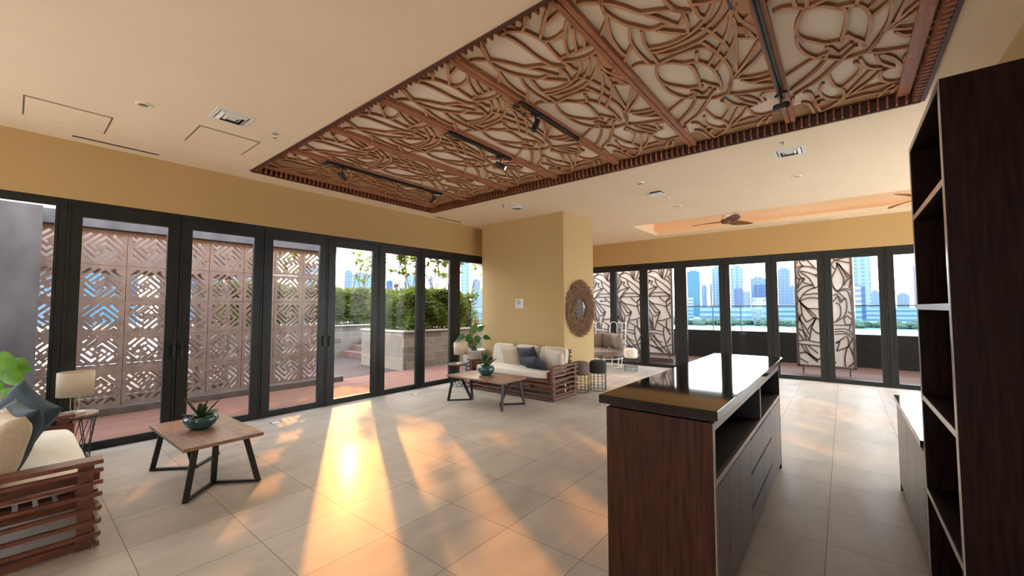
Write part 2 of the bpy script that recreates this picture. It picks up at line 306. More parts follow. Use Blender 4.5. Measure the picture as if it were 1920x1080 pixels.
# ------------------------------------------------------------------ the room
CZ = 3.515; YL = 6.70; XF = 11.17; YR = -1.0; XB = -3.0; YS = -4.0
struct(MB().box(XB - .2, YS - .2, -.12, XF + .06, YL + .06, 0).build('floor', M['floor']))
T_ = CZ + .5
CX0, CX1, CY0, CY1 = 2.03, 5.22, -.62, 6.28
# the trough: cut a widened pocket behind its lip
BT = CZ + .108
for bx_ in ((XB - .2, YS - .2, CZ, CX0, YL + .2, T_), (CX1, YS - .2, CZ, 9.00, YL + .2, T_), (CX0, CY1, CZ, CX1, YL + .2, T_), (CX0, YS - .2, CZ, CX1, CY0, T_), (CX0, CY0, BT + .02, CX1, CY1, T_),
            (9.00, 3.89, CZ, 10.86, YL + .2, T_), (10.86, YS - .2, CZ, XF + .2, YL + .2, T_), (9.0, YS - .1, CZ + .36, 10.86, 3.89, T_), (9.0, YS - .2, CZ, 10.86, YS - .1, T_),
            (9.0, YS - .1, CZ, 9.12, 3.89, CZ + .04), (10.74, YS - .1, CZ, 10.86, 3.89, CZ + .04), (9.12, 3.77, CZ, 10.74, 3.89, CZ + .04),
            (9.10, YS - .1, CZ + .04, 9.12, 3.79, CZ + .09), (10.74, YS - .1, CZ + .04, 10.76, 3.79, CZ + .09), (9.12, 3.77, CZ + .04, 10.74, 3.79, CZ + .09)):
    struct(MB().box(*bx_).build('ceiling', M['ceiling']))
for i, (a, b, z) in enumerate((((9.03, YS), (9.05, 3.8), 0), ((10.81, YS), (10.83, 3.8), 0), ((9.1, 3.83), (10.75, 3.85), 0))):
    o = MB().box(a[0], a[1], CZ + .042, b[0], b[1], CZ + .055).build('led_strip', M['led']); tag(o, ['warm light strip hidden in the near edge of the ceiling trough', 'warm light strip hidden in the window side edge of the ceiling trough', 'warm light strip hidden in the short left end of the ceiling trough'][i], 'light strip', 'light strips in the ceiling trough')
# bulkhead walls above the doors, solid walls
struct(MB().box(XB, YL, 2.85, XF + .2, YL + .2, CZ + .1).build('wall_left', M['wall']))
struct(MB().box(XF, YS, 2.85, XF + .2, YL + .0, CZ + .1).build('wall_far', M['wall']))
struct(MB().box(XB - .2, YR - .2, 0, 5.2, YR, CZ + .1).box(5.2 - .2, YS, 0, 5.2, YR - .2, CZ + .1).build('wall_right', M['column']))
struct(MB().box(XB - .2, YR, 2.9, XB, YL + .2, CZ + .1).box(XB - .2, YR, 0, XB, YR + .3, 2.9).box(XB - .2, YL - .1, 0, XB, YL + .2, 2.9).build('wall_back', M['wall']))
struct(MB().box(5.2, YS - .2, 2.85, XF, YS, CZ + .1).build('wall_kitchen', M['wall']))
struct(MB().box(6.79, 4.217, 0, 8.0, 6.40, CZ).build('wall_column', M['column']))

# ------------------------------------------------------------------ folding glass doors
dn = [0]
def leaf(side, a0, a1, g0, g1, zt=2.80, handle=None, head=True, gt=2.665, gb=.09):
    """one glazed leaf; a0..a1 along the wall, g0..g1 the glass"""
    dn[0] += 1
    if side == 'L': bx = lambda mb, p, q, z0, z1, d0=0, d1=.06: mb.box(p, YL + d0, z0, q, YL + d1, z1)
    else: bx = lambda mb, p, q, z0, z1, d0=0, d1=.06: mb.box(XF + d0, p, z0, XF + d1, q, z1)
    r = struct(bpy.data.objects.new('door_%d' % dn[0], None)); COL.objects.link(r)
    r.location = (((a0 + a1) / 2, YL, 0) if side == 'L' else (XF, (a0 + a1) / 2, 0)); off = r.location.copy()
    f = MB(); g = .004
    bx(f, a0 + g, g0, .02, zt); bx(f, g1, a1 - g, .02, zt); bx(f, g0, g1, gt, zt); bx(f, g0, g1, .02, gb)
    for (p, q) in ((a0 + g, a0 + .03), (a1 - .03, a1 - g)): bx(f, p, q, .02, zt, -.008, .0)
    for (p, q) in ((a0 - .012, a0 + g), (a1 - g, a1 + .0)): bx(f, p, q, .02, zt, .035, .055)
    fo = f.build('door_frame', M['frame'], r, bevel=.003); fo.matrix_parent_inverse = Matrix.Translation(-off)
    p_ = MB(); bx(p_, g0 - .01, g1 + .01, gb - .01, gt + .01, .026, .034)
    po = p_.build('glass_pane', M['glass'], r); po.matrix_parent_inverse = Matrix.Translation(-off)
    if handle is not None:
        h = MB()
        if side == 'L': h.box(handle - .014, YL - .016, .98, handle + .014, YL - .004, 1.18); h.box(handle - .008, YL - .05, 1.12, handle + .008, YL - .016, 1.14); h.box(handle - .008, YL - .055, 1.0, handle + .008, YL - .043, 1.15)
        else: h.box(XF - .016, handle - .014, .98, XF - .004, handle + .014, 1.18); h.box(XF - .05, handle - .008, 1.12, XF - .016, handle + .008, 1.14); h.box(XF - .055, handle - .008, 1.0, XF - .043, handle + .008, 1.15)
        ho = h.build('handle', M['black'], r, bevel=.003); ho.matrix_parent_inverse = Matrix.Translation(-off)
    return r
LG = [(.483, 1.24), (1.497, 2.23), (2.488, 3.206), (3.478, 4.185), (4.457, 5.181), (5.399, 6.08)]
LA = [.36, 1.368, 2.36, 3.342, 4.321, 5.29, 6.22]
hd = {0: 1.34, 1: 1.42, 2: 3.29, 3: 3.39, 4: 5.25, 5: 5.33}
for i, (g0, g1) in enumerate(LG): leaf('L', LA[i], LA[i + 1], g0, g1, handle=hd[i])
leaf('L', XB, -.62, XB + .06, -.68, gt=2.76); leaf('L', -.62, .30, -.56, .281, gt=2.76)
leaf('L', 6.27, 7.25, 6.387, 7.2)
for k in range(4): a = 7.25 + k * .98; leaf('L', a, a + .98, a + .12, a + .86)
FG = [(5.344, 6.6, 5.30, 6.66), (4.442, 5.159, 4.323, 5.28), (3.494, 4.205, 3.37, 4.323), (2.398, 3.18, 2.277, 3.30), (1.399, 2.157, 1.283, 2.277), (.422, 1.166, .297, 1.283), (-.577, .172, -.697, .297), (-1.56, -.818, -1.68, -.697), (-2.54, -1.80, -2.66, -1.68), (-3.5, -2.78, -3.64, -2.66)]
fh = {1: 4.35, 2: 4.29, 5: .33, 6: .26}
for i, (g0, g1, a0, a1) in enumerate(FG): leaf('F', a0, a1, g0, g1, handle=fh.get(i))
tl = MB(); tl.box(XB, YL, 2.80, XF, YL + .07, 2.85); tl.box(.30, YL - .005, 0, .36, YL + .065, 2.8); tl.box(6.22, YL - .005, 0, 6.27, YL + .065, 2.8); tl.box(XB, YL, 0, XF, YL + .07, .02); tl.box(11.11, YL, 0, XF, YL + .065, 2.8)
struct(tl.build('trim_1', M['frame']))
tf = MB(); tf.box(XF, YS, 2.80, XF + .07, YL, 2.85); tf.box(XF - .005, 3.30, 0, XF + .065, 3.37, 2.8); tf.box(XF - .005, 5.28, 0, XF + .065, 5.30, 2.8); tf.box(XF, YS, 0, XF + .07, YL, .02); tf.box(XF - .0, YS, 0, XF + .065, -3.64, 2.8)
struct(tf.build('trim_2', M['frame']))

# unseen windows behind the camera, added to let in more sky light
for k in (0, 3):
    a = YR + .3 + k * 1.575; mb_ = MB(); mb_.box(XB - .12, a, 0, XB - .05, a + .12, 2.9); mb_.box(XB - .12, a + 1.455, 0, XB - .05, a + 1.575, 2.9); mb_.box(XB - .12, a + .12, 2.7, XB - .05, a + 1.455, 2.9); mb_.box(XB - .12, a + .12, 0, XB - .05, a + 1.455, .1)
    w_ = struct(mb_.build('added_window_%d' % (k + 1), M['frame'])); MB().box(XB - .09, a + .11, .09, XB - .08, a + 1.465, 2.71).build('glass_pane', M['glass'], w_)
struct(MB().box(XB - .2, YR + .3 + 1.575, 0, XB, YR + .3 + 4.725, 2.9).box(XB - .2, YR + .3 + 6.3, 0, XB, YL - .1, 2.9).build('wall_back', M['wall']))
for k in range(4):  # unseen kitchen end windows, added to brighten the far ceiling
    a = 5.2 + k * 1.49; mb_ = MB(); mb_.box(a, YS - .12, 0, a + .12, YS - .05, 2.85); mb_.box(a + 1.37, YS - .12, 0, a + 1.49, YS - .05, 2.85); mb_.box(a + .12, YS - .12, 2.7, a + 1.37, YS - .05, 2.85); mb_.box(a + .12, YS - .12, 0, a + 1.37, YS - .05, .1)
    w_ = struct(mb_.build('added_window_%d' % (k + 5), M['frame'])); MB().box(a + .11, YS - .09, .09, a + 1.38, YS - .08, 2.71).build('glass_pane', M['glass'], w_)
# ------------------------------------------------------------------ coffered ceiling
LAT = [[(0.116,0.709),(0.193,0.74),(0.316,0.79),(0.404,0.811),(0.497,0.833),(0.641,0.881),(0.78,0.903),(0.882,0.905),(0.953,0.894)],[(0.083,0.677),(0.173,0.714),(0.303,0.778),(0.363,0.804)],[(0.499,0.831),(0.609,0.937)],[(0.849,0.8),(0.94,0.872),(1.041,0.964)],[(0.237,0.922),(0.255,0.872),(0.313,0.801),(0.388,0.738),(0.47,0.688),(0.551,0.647),(0.586,0.619),(0.631,0.535),(0.686,0.453),(0.725,0.42),(0.784,0.355)],[(0.083,0.55),(0.156,0.511),(0.243,0.482),(0.383,0.47),(0.512,0.469),(0.627,0.453),(0.703,0.432),(0.774,0.368)],[(0.145,0.508),(0.156,0.449),(0.199,0.391),(0.238,0.36),(0.31,0.335),(0.374,0.321),(0.428,0.316),(0.55,0.331),(0.698,0.339),(0.772,0.334)],[(0.067,0.264),(0.117,0.273),(0.171,0.311),(0.212,0.37)],[(0.096,0.041),(0.168,0.121),(0.244,0.201),(0.359,0.316)],[(0.264,0.197),(0.234,0.1),(0.215,0.035)],[(0.302,0.036),(0.395,0.123),(0.486,0.185),(0.587,0.233),(0.657,0.252)],[(0.387,0.318),(0.424,0.283),(0.431,0.217),(0.409,0.14)],[(0.412,0.07),(0.538,0.133),(0.661,0.182)],[(0.467,0.047),(0.568,0.072),(0.657,0.11)],[(0.664,0.324),(0.664,0.25),(0.668,0.134),(0.674,0.04)],[(0.709,0.339),(0.752,0.272),(0.775,0.176),(0.769,0.102),(0.754,0.042)],[(0.764,0.329),(0.848,0.329),(0.905,0.305)],[(0.983,0.35),(1.051,0.316),(1.173,0.284),(1.261,0.263),(1.391,0.248)],[(1.158,0.389),(1.254,0.36),(1.368,0.331),(1.495,0.311),(1.655,0.297),(1.818,0.313),(2.005,0.363),(2.114,0.403)],[(0.782,0.222),(0.864,0.266),(0.944,0.334),(1.004,0.422),(1.034,0.522),(1.025,0.631),(0.986,0.722)],[(0.791,0.155),(0.868,0.188),(0.96,0.253),(1.029,0.343),(1.07,0.461),(1.078,0.593),(1.07,0.675),(1.041,0.73)],[(0.802,0.102),(0.885,0.125),(0.989,0.188),(1.086,0.29),(1.14,0.392),(1.158,0.513),(1.146,0.621),(1.1,0.695)],[(0.908,0.11),(0.977,0.127),(1.07,0.118),(1.163,0.083),(1.258,0.047),(1.354,0.046)],[(0.885,0.11),(0.989,0.157),(1.111,0.194),(1.261,0.263),(1.39,0.342),(1.513,0.429)],[(1.017,0.153),(1.153,0.159),(1.279,0.188),(1.417,0.253),(1.487,0.301),(1.617,0.406)],[(1.273,0.179),(1.322,0.119),(1.37,0.052)],[(1.144,0.154),(1.193,0.11),(1.342,0.077)],[(1.193,0.11),(1.302,0.11)],[(0.761,0.405),(0.871,0.408),(0.989,0.44)],[(1.273,0.179),(1.49,0.221),(1.769,0.264)],[(1.407,0.049),(1.596,0.148),(1.786,0.264)],[(1.563,0.038),(1.693,0.129),(1.848,0.277)],[(1.232,0.751),(1.28,0.652),(1.352,0.584),(1.387,0.502),(1.467,0.444),(1.596,0.41),(1.762,0.403),(1.906,0.412),(1.994,0.425),(1.91,0.443),(1.817,0.497),(1.739,0.533)],[(1.352,0.584),(1.41,0.544),(1.496,0.532),(1.633,0.539),(1.768,0.556),(1.839,0.553),(1.805,0.582),(1.772,0.659),(1.693,0.718),(1.605,0.779),(1.501,0.812),(1.365,0.799),(1.232,0.751)],[(1.232,0.751),(1.215,0.613),(1.207,0.5),(1.224,0.433),(1.258,0.382),(1.347,0.347)],[(1.27,0.451),(1.357,0.478),(1.419,0.483)],[(1.505,0.807),(1.648,0.821),(1.795,0.792),(1.91,0.741),(1.981,0.681),(2.1,0.563),(2.123,0.495),(2.112,0.406),(2.163,0.344),(2.214,0.231),(2.283,0.048)],[(1.782,0.269),(1.881,0.327),(2.01,0.357),(2.117,0.4)],[(1.829,0.65),(1.887,0.617),(1.981,0.577),(1.895,0.497)],[(1.955,0.472),(2.123,0.574),(2.277,0.664),(2.434,0.773)],[(1.928,0.63),(1.962,0.744),(2.109,0.927)],[(2.048,0.666),(2.201,0.756),(2.352,0.872)],[(1.871,0.624),(1.988,0.66)],[(1.853,0.293),(1.917,0.214),(1.942,0.14),(1.953,0.05)],[(1.93,0.255),(2.007,0.208),(2.038,0.135),(2.037,0.046)],[(2.014,0.211),(2.097,0.144),(2.165,0.05)],[(2.186,0.445),(2.319,0.417),(2.414,0.37),(2.472,0.299)],[(2.199,0.351),(2.357,0.316),(2.508,0.228)],[(2.214,0.32),(2.329,0.245),(2.502,0.181)],[(2.315,0.059),(2.301,0.125),(2.356,0.159),(2.437,0.166),(2.486,0.146)],[(2.032,0.658),(2.204,0.753),(2.415,0.923)],[(2.101,0.548),(2.342,0.703),(2.538,0.904)],[(2.287,0.652),(2.419,0.638),(2.567,0.612),(2.671,0.563),(2.808,0.543),(2.902,0.563)],[(2.224,0.478),(2.326,0.435),(2.469,0.459),(2.642,0.551)],[(2.453,0.688),(2.611,0.717),(2.738,0.695),(2.837,0.641),(2.902,0.563)],[(2.504,0.219),(2.546,0.28),(2.623,0.301),(2.744,0.273),(2.814,0.203),(2.806,0.108),(2.817,0.036)],[(2.45,0.368),(2.865,0.54)],[(2.508,0.297),(2.683,0.378),(2.829,0.484),(2.902,0.563)],[(2.902,0.563),(2.83,0.451),(2.807,0.32),(2.824,0.222)],[(2.955,0.533),(2.945,0.41),(2.976,0.273),(2.976,0.177)],[(2.902,0.563),(3.032,0.651),(3.084,0.735)],[(2.859,0.194),(2.96,0.26),(3.067,0.295)],[(2.869,0.151),(3.055,0.21)],[(2.527,0.836),(2.578,0.79),(2.73,0.771),(2.922,0.748),(3.09,0.729)],[(2.716,0.721),(2.772,0.755),(2.879,0.766)],[(2.821,0.696),(2.922,0.748)],[(2.744,0.859),(2.808,0.816),(2.944,0.794),(3.079,0.779)],[(2.582,0.917),(2.817,0.949)],[(0.654,0.735),(0.764,0.783),(0.848,0.802),(0.991,0.809),(1.18,0.794)],[(0.757,0.69),(0.896,0.725),(1.01,0.731),(1.115,0.735),(1.244,0.736)],[(0.404,0.811),(0.489,0.797),(0.602,0.759),(0.695,0.701),(0.789,0.627),(0.797,0.514)],[(0.615,0.606),(0.677,0.568),(0.773,0.519),(0.86,0.468),(0.809,0.422),(0.75,0.404)],[(0.82,0.606),(0.892,0.543),(0.987,0.452)],[(1.144,0.919),(1.137,0.866),(1.18,0.794),(1.244,0.736)]]
fin = MB()
def finrow(mb, a, b, fixed, axis, sgn):
    n = int(abs(b - a) / .066)
    for k in range(n):
        p = a + (k + .5) * (b - a) / n
        if axis == 'y': mb.box(fixed, p - .007, CZ - .004, fixed + sgn * .06, p + .007, CZ + .09)
        else: mb.box(p - .007, fixed, CZ - .004, p + .007, fixed + sgn * .06, CZ + .09)
def coffer_rim(a, b, fixed, axis, sgn, label):
    t = thing('coffer_trim', label, 'ceiling trim', (0, 0, 0), group='slatted rims of the ceiling coffer')
    m1 = MB(); finrow(m1, a, b, fixed, axis, sgn); m1.build('slats', M['finwood'], t)
    m2 = MB()
    if axis == 'y': m2.box(fixed - sgn * .025, a, CZ - .012, fixed + sgn * .006, b, CZ + .107); m2.box(fixed, a, CZ + .09, fixed + sgn * .075, b, CZ + .107)
    else: m2.box(a, fixed - sgn * .025, CZ - .012, b, fixed + sgn * .006, CZ + .107); m2.box(a, fixed, CZ + .09, b, fixed + sgn * .075, CZ + .107)
    m2.build('edge_board', M['finback'], t)
coffer_rim(CY0, CY1, CX0, 'y', 1, 'slatted wooden rim along the long camera-side edge of the ceiling coffer')
coffer_rim(CY0, CY1, CX1, 'y', -1, 'slatted wooden rim along the long window-side edge of the ceiling coffer')
coffer_rim(CX0, CX1, CY0, 'x', 1, 'slatted wooden rim at the coffer end above the tall shelf cabinet')
coffer_rim(CX0, CX1, CY1, 'x', -1, 'slatted wooden rim at the coffer end beside the left glass doors')
struct(MB().box(CX0, CY0, BT, CX1, CY1, BT + .019).build('trim_3', M['board']))
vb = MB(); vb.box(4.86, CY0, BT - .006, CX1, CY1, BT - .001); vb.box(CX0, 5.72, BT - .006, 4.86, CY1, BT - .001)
tag(vb.build('rim_shade_border', M['rim_shade']), 'brown board border with rim shade put into its colour, inside the coffer', 'ceiling panel')
BY = [.37, 1.355, 2.34, 3.325, 4.31, 5.295]
BN = ['sixth ceiling beam, nearest the tall cabinet', 'fifth ceiling beam counted from the left glass doors', 'fourth ceiling beam counted from the left glass doors', 'third ceiling beam counted from the left glass doors', 'second ceiling beam counted from the left glass doors', 'first ceiling beam, nearest the left glass doors']
web = [(.70, .52), (.74, .49)]
for i, y in enumerate(BY):
    t = thing('ceiling_beam', 'reddish timber ' + BN[i] + ', crossing the lattice', 'beam', (0, y, 0), group='timber beams across the ceiling coffer')
    MB().box(CX0 + .06, .004, 3.575, CX1 - .06, .045, 3.62).build('beam_half', M['ceilwood'], t, bevel=.002)
    MB().box(CX0 + .06, -.045, 3.575, CX1 - .06, -.004, 3.62).build('beam_half', M['ceilwood'], t, bevel=.002)
    MB().box(CX0 + .06, -.006, 3.595, CX1 - .06, .006, 3.619).build('groove', M['finwood'], t)
for y, nm in ((CY0 + .13, 'broad timber board edging the lattice at the cabinet end of the coffer'), (CY1 - .11, 'timber board edging the lattice at the glass door end of the coffer')):
    tag(MB().box(CX0 + .06, y - .05, 3.572, CX1 - .06, y + .04, 3.5995).build('timber_edge_board', M['ceilwood'], bevel=.003), nm, 'beam')
def lat_mesh():
    mb = MB()
    for L_ in LAT:
        P = smoothpts([(min(max(u, .07), 3.12), min(max(v, .035), .955)) for u, v in L_], 4)
        ribbon(mb, P, .0235, lambda u, v, d: (u, v, d), 3.595, 3.6225)
    # solid web by the beam
    mb.prism([(1.04, .05), (1.12, .12), (1.20, .105), (1.30, .065), (1.37, .035), (.98, .035)][::-1], 3.60, 3.619)
    mb.prism([(.75, .035), (.78, .07), (.86, .11), (.93, .115), (1.0, .11), (1.06, .05), (1.04, .035)], 3.60, 3.619)
    return mb
lab7 = ['at the cabinet end of the ceiling coffer', 'between the sixth and fifth ceiling beams', 'between the fifth and fourth ceiling beams', 'between the fourth and third ceiling beams', 'between the third and second ceiling beams', 'between the second and first ceiling beams', 'beside the left glass doors, darkest of the coffer panels']
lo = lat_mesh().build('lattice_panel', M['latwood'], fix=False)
lo.data.materials.append(M['latshade'])
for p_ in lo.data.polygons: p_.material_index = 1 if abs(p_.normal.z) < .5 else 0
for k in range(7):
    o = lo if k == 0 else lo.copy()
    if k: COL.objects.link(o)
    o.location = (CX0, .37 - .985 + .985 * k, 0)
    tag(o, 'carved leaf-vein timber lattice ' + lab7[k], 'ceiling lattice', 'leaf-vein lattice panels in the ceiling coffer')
# track lights
def spot(loc, yaw, tilt, label, lit=False):
    t = thing('track_spotlight', label, 'spotlight', loc, yaw, 'black spotlights on the ceiling tracks')
    MB().box(-.055, -.016, -.022, .055, .016, 0).build('adapter', M['blackplastic'], t, bevel=.003)
    MB().tube([(0, 0, -.02), (0, 0, -.10)], .008).build('stem', M['black'], t, smooth=True)
    h = MB(); h.lathe([(.0, -.065), (.026, -.065), (.028, -.06), (.028, .065), (.024, .07), (.0, .07)], 20)
    ho = h.build('lamp_head', M['blackplastic'], t, smooth=False); ho.location = (0, 0, -.12); ho.rotation_euler = (0, tilt, 0)
    if lit:
        b = MB().lathe([(0, -.072), (.022, -.072), (.022, -.066), (0, -.066)], 16).build('lens', M['bulb'], ho)
        ld = bpy.data.lights.new('spotlight_beam', 'SPOT'); ld.energy = 12; ld.color = (1, .85, .6); ld.spot_size = 1.2; lo_ = bpy.data.objects.new('spotlight_beam', ld); COL.objects.link(lo_); lo_.parent = ho; lo_.location = (0, 0, -.09)
    return t
tracks = [(2.60, 4.56, 5.262, 'long black light track under the first ceiling beam'), (3.02, 4.04, 3.32, 'short black light track under the third beam, with the lit spotlight'), (3.0, 4.04, 2.31, 'short black light track with a cable loop under the fourth beam'), (2.70, 4.42, .372, 'long black light track under the sixth beam near the tall cabinet')]
for x0, x1, y, lb in tracks:
    t = thing('light_track', lb, 'light track', (0, y, 3.575), group='black light tracks under the ceiling beams')
    m_ = MB(); m_.box(x0, -.018, -.034, x1, -.006, 0); m_.box(x0, .006, -.034, x1, .018, 0); m_.box(x0, -.018, -.010, x1, .018, 0); m_.build('rail', M['blackplastic'], t)
    MB().box(x0 - .03, -.02, -.037, x0, .02, 0).build('end_cap', M['black'], t, bevel=.004); MB().box(x1, -.02, -.037, x1 + .02, .02, 0).build('end_cap', M['black'], t, bevel=.004)
    MB().tube(smoothpts([(x0 - .02, .0, -.02), (x0 - .05, .06, -.03), (x0 + .02, .12, -.01), (x0 + .2, .14, .0), (x0 + .30, .13, .06)], 4), .007).build('cable', M['black'], t, smooth=True)
spot((2.80, 5.262, 3.541), .3, -1.25, 'black spotlight at the camera end of the long track under the first beam')
spot((4.38, 5.262, 3.541), 0, .75, 'black spotlight at the far end of the long track under the first beam')
spot((3.86, 3.32, 3.541), 2.4, 1.1, 'lit spotlight glowing on the short track under the third beam', True)
spot((3.22, 2.31, 3.541), -.4, .45, 'black spotlight on the short track with the cable loop')
spot((4.30, .372, 3.541), .9, 1.35, 'black spotlight on the track near the tall cabinet')

# ------------------------------------------------------------------ ceiling fittings
def vent(x, y, s, label):
    t = thing('ceiling_vent', label, 'air vent', (x, y, CZ), group='square air diffusers in the ceiling')
    f = MB(); h = s / 2
    for a, b, dz in ((h, h - .035, -.006),):
        f.box(-a, -a, dz, a, -b, 0); f.box(-a, b, dz, a, a, 0); f.box(-a, -b, dz, -b, b, 0); f.box(b, -b, dz, a, b, 0)
    f.build('frame', M['white'], t)
    MB().box(-h + .03, -h + .03, -.002, h - .03, h - .03, 0).build('throat', M['cabdark'], t)
    for r0 in (.115, .075):
        mb = MB(); v = []; 
        for r_, z_ in ((r0, -.003), (r0 - .028, -.020)): v += [(-r_, -r_, z_), (r_, -r_, z_), (r_, r_, z_), (-r_, r_, z_)]
        v += [(p[0], p[1], p[2] - .003) for p in v]
        mb.add(v, [(0, 1, 5, 4), (1, 2, 6, 5), (2, 3, 7, 6), (3, 0, 4, 7), (8, 9, 13, 12), (9, 10, 14, 13), (10, 11, 15, 14), (11, 8, 12, 15)]); mb.build('louvre', M['white'], t)
    MB().box(-.04, -.04, -.014, .04, .04, -.006).build('centre_plate', M['white'], t)
vent(1.32, 4.66, .32, 'square ceiling air vent above the left coffee table'); vent(5.96, 4.72, .34, 'square ceiling air vent above the far sofa by the column'); vent(5.94, .45, .32, 'square ceiling air vent between the coffer and the kitchen cabinets')
def access(x0, y0, x1, y1, label):
    t = thing('access_panel', label, 'access panel', (0, 0, CZ), group='flush access panels in the ceiling')
    MB().box(x0, y0, -.003, x1, y1, 0).build('shadow_gap', mat('gap_line', (.16, .11, .08), .9), t); MB().box(x0 + .012, y0 + .012, -.006, x1 - .012, y1 - .012, -.003).build('panel', M['ceiling'], t)
access(0.0, 5.58, .575, 6.15, 'flush square ceiling access panel nearest the left edge'); access(1.165, 5.11, 1.73, 5.70, 'flush square ceiling access panel beside the air vent')
def slot(x0, y0, x1, y1, label):
    t = thing('slot_diffuser', label, 'air vent', (0, 0, CZ), group='narrow slot diffusers in the ceiling')
    MB().box(x0, y0, -.004, x1, y1, 0).build('frame', M['board'], t); MB().box(x0 + .015, y0 + .015, -.006, x1 - .015, y1 - .015, -.004).build('slot', mat('slot_shadow', (.09, .06, .045), .9), t)
slot(.34, 6.45, 1.10, 6.53, 'narrow slot diffuser in the ceiling above the left sofa'); slot(5.50, 6.47, 6.25, 6.55, 'narrow slot diffuser in the ceiling beside the column'); slot(10.97, .13, 11.03, .89, 'narrow slot diffuser between ceiling trough and far wall')
def disc(name, x, y, r, label, cat, h=.012, lens=True):
    t = thing(name, label, cat, (x, y, CZ), group=cat + 's in the ceiling' if cat == 'downlight' else None)
    MB().lathe([(r, 0), (r, -h * .6), (r * .9, -h), (r * .72, -h), (r * .70, -.002), (0, -.002)], 28).build('trim_ring', M['board'], t, smooth=False)
    if lens: MB().lathe([(0, -.004), (r * .66, -.004), (r * .6, -.0045), (0, -.0045)], 24).build('reflector', M['chrome'], t)
disc('downlight', .713, 4.99, .062, 'round recessed downlight between the two ceiling access panels', 'downlight'); disc('downlight', 5.72, 4.60, .05, 'round downlight beside the air vent near the column', 'downlight')
disc('downlight', 7.15, 2.33, .055, 'small round downlight just beyond the white wireless unit', 'downlight'); disc('downlight', 7.80, 2.34, .07, 'round downlight nearest the ceiling trough', 'downlight'); disc('downlight', 7.11, .466, .06, 'round downlight beyond the kitchen side air vent', 'downlight')
def sprinkler(x, y, label):
    t = thing('sprinkler', label, 'sprinkler', (x, y, CZ), group='ceiling sprinklers')
    MB().lathe([(.034, 0), (.032, -.008), (.012, -.012), (0, -.012)], 20).build('escutcheon', M['chrome'], t, smooth=True)
    MB().tube([(0, 0, -.01), (0, 0, -.05)], .006).build('stem', M['chrome'], t, smooth=True); MB().lathe([(0, -.050), (.018, -.050), (.018, -.053), (0, -.053)], 14).build('deflector', M['chrome'], t)
sprinkler(1.742, 4.725, 'ceiling sprinkler between the first vent and the coffer corner'); sprinkler(5.66, 4.80, 'ceiling sprinkler beside the vent near the column'); sprinkler(5.55, .48, 'ceiling sprinkler beside the kitchen side vent')
t = thing('smoke_detector', 'white round smoke detector on the ceiling next to the wireless unit', 'smoke detector', (5.97, 2.33, CZ))
MB().lathe([(.055, 0), (.055, -.012), (.042, -.022), (0, -.022)], 24).build('base', M['white'], t); MB().lathe([(.030, -.022), (.030, -.040), (.022, -.046), (0, -.046)], 24).build('sensor', M['white'], t); MB().lathe([(.0315, -.024), (.0315, -.034), (0, -.034)], 24).build('vent_ring', M['black'], t)
t = thing('wireless_access_point', 'white square wireless unit on a black ceiling bracket', 'wireless access point', (6.68, 2.33, CZ))
MB().box(-.09, -.09, -.022, .09, .09, 0).build('bracket', M['black'], t, bevel=.02, seg=4); MB().box(-.10, -.10, -.045, .10, .10, -.022).build('housing', M['white'], t, bevel=.02, seg=4)
# ceiling fans
def fan(x, y, rz, label):
    t = thing('ceiling_fan', label, 'ceiling fan', (x, y, 3.46), rz, 'wooden ceiling fans under the lit trough')
    MB().tube([(0, 0, .10), (0, 0, .42)], .016).build('downrod', M['fanwood'], t, smooth=True); MB().lathe([(0, .415), (.06, .415), (.05, .36), (.02, .33), (0, .33)], 20).build('canopy', M['fanwood'], t, smooth=True)
    MB().lathe([(0, .17), (.03, .17), (.075, .13), (.085, .06), (.075, .03), (0, .03)], 24).build('motor', M['whitemetal'], t, smooth=True)
    MB().lathe([(0, .045), (.10, .045), (.115, .01), (.09, -.03), (.03, -.04), (0, -.04)], 24).build('hub', M['fanwood'], t, smooth=True)
    for k in range(3):
        a = k * 2 * PI / 3; v = []; f = []; n = 10
        for i in range(n + 1):
            s_ = i / n; r_ = .08 + .63 * s_; w = (.045 + .055 * math.sin(PI * min(s_ * 1.1, 1)) ** .7) * (1 if s_ < .93 else .75); sw = .05 * math.sin(s_ * PI)
            tw = .35 * (1 - .6 * s_)
            for q in (-1, 1):
                for dz in (.0, .008): v.append((r_, sw + q * w, .005 - q * w * tw + dz))
        for i in range(n):
            b = i * 4; f += [(b, b + 4, b + 6, b + 2), (b + 1, b + 3, b + 7, b + 5), (b, b + 1, b + 5, b + 4), (b + 2, b + 6, b + 7, b + 3)]
        f += [(0, 2, 3, 1), (n * 4, n * 4 + 1, n * 4 + 3, n * 4 + 2)]
        o = MB().add(v, f).build('blade', M['fanwood'], t, smooth=False); o.rotation_euler = (0, 0, a)
fan(9.68, 1.90, math.radians(86), 'wooden three-blade ceiling fan in the middle of the lit trough'); fan(9.73, -1.09, math.radians(30), 'wooden ceiling fan partly hidden behind the tall cabinet')

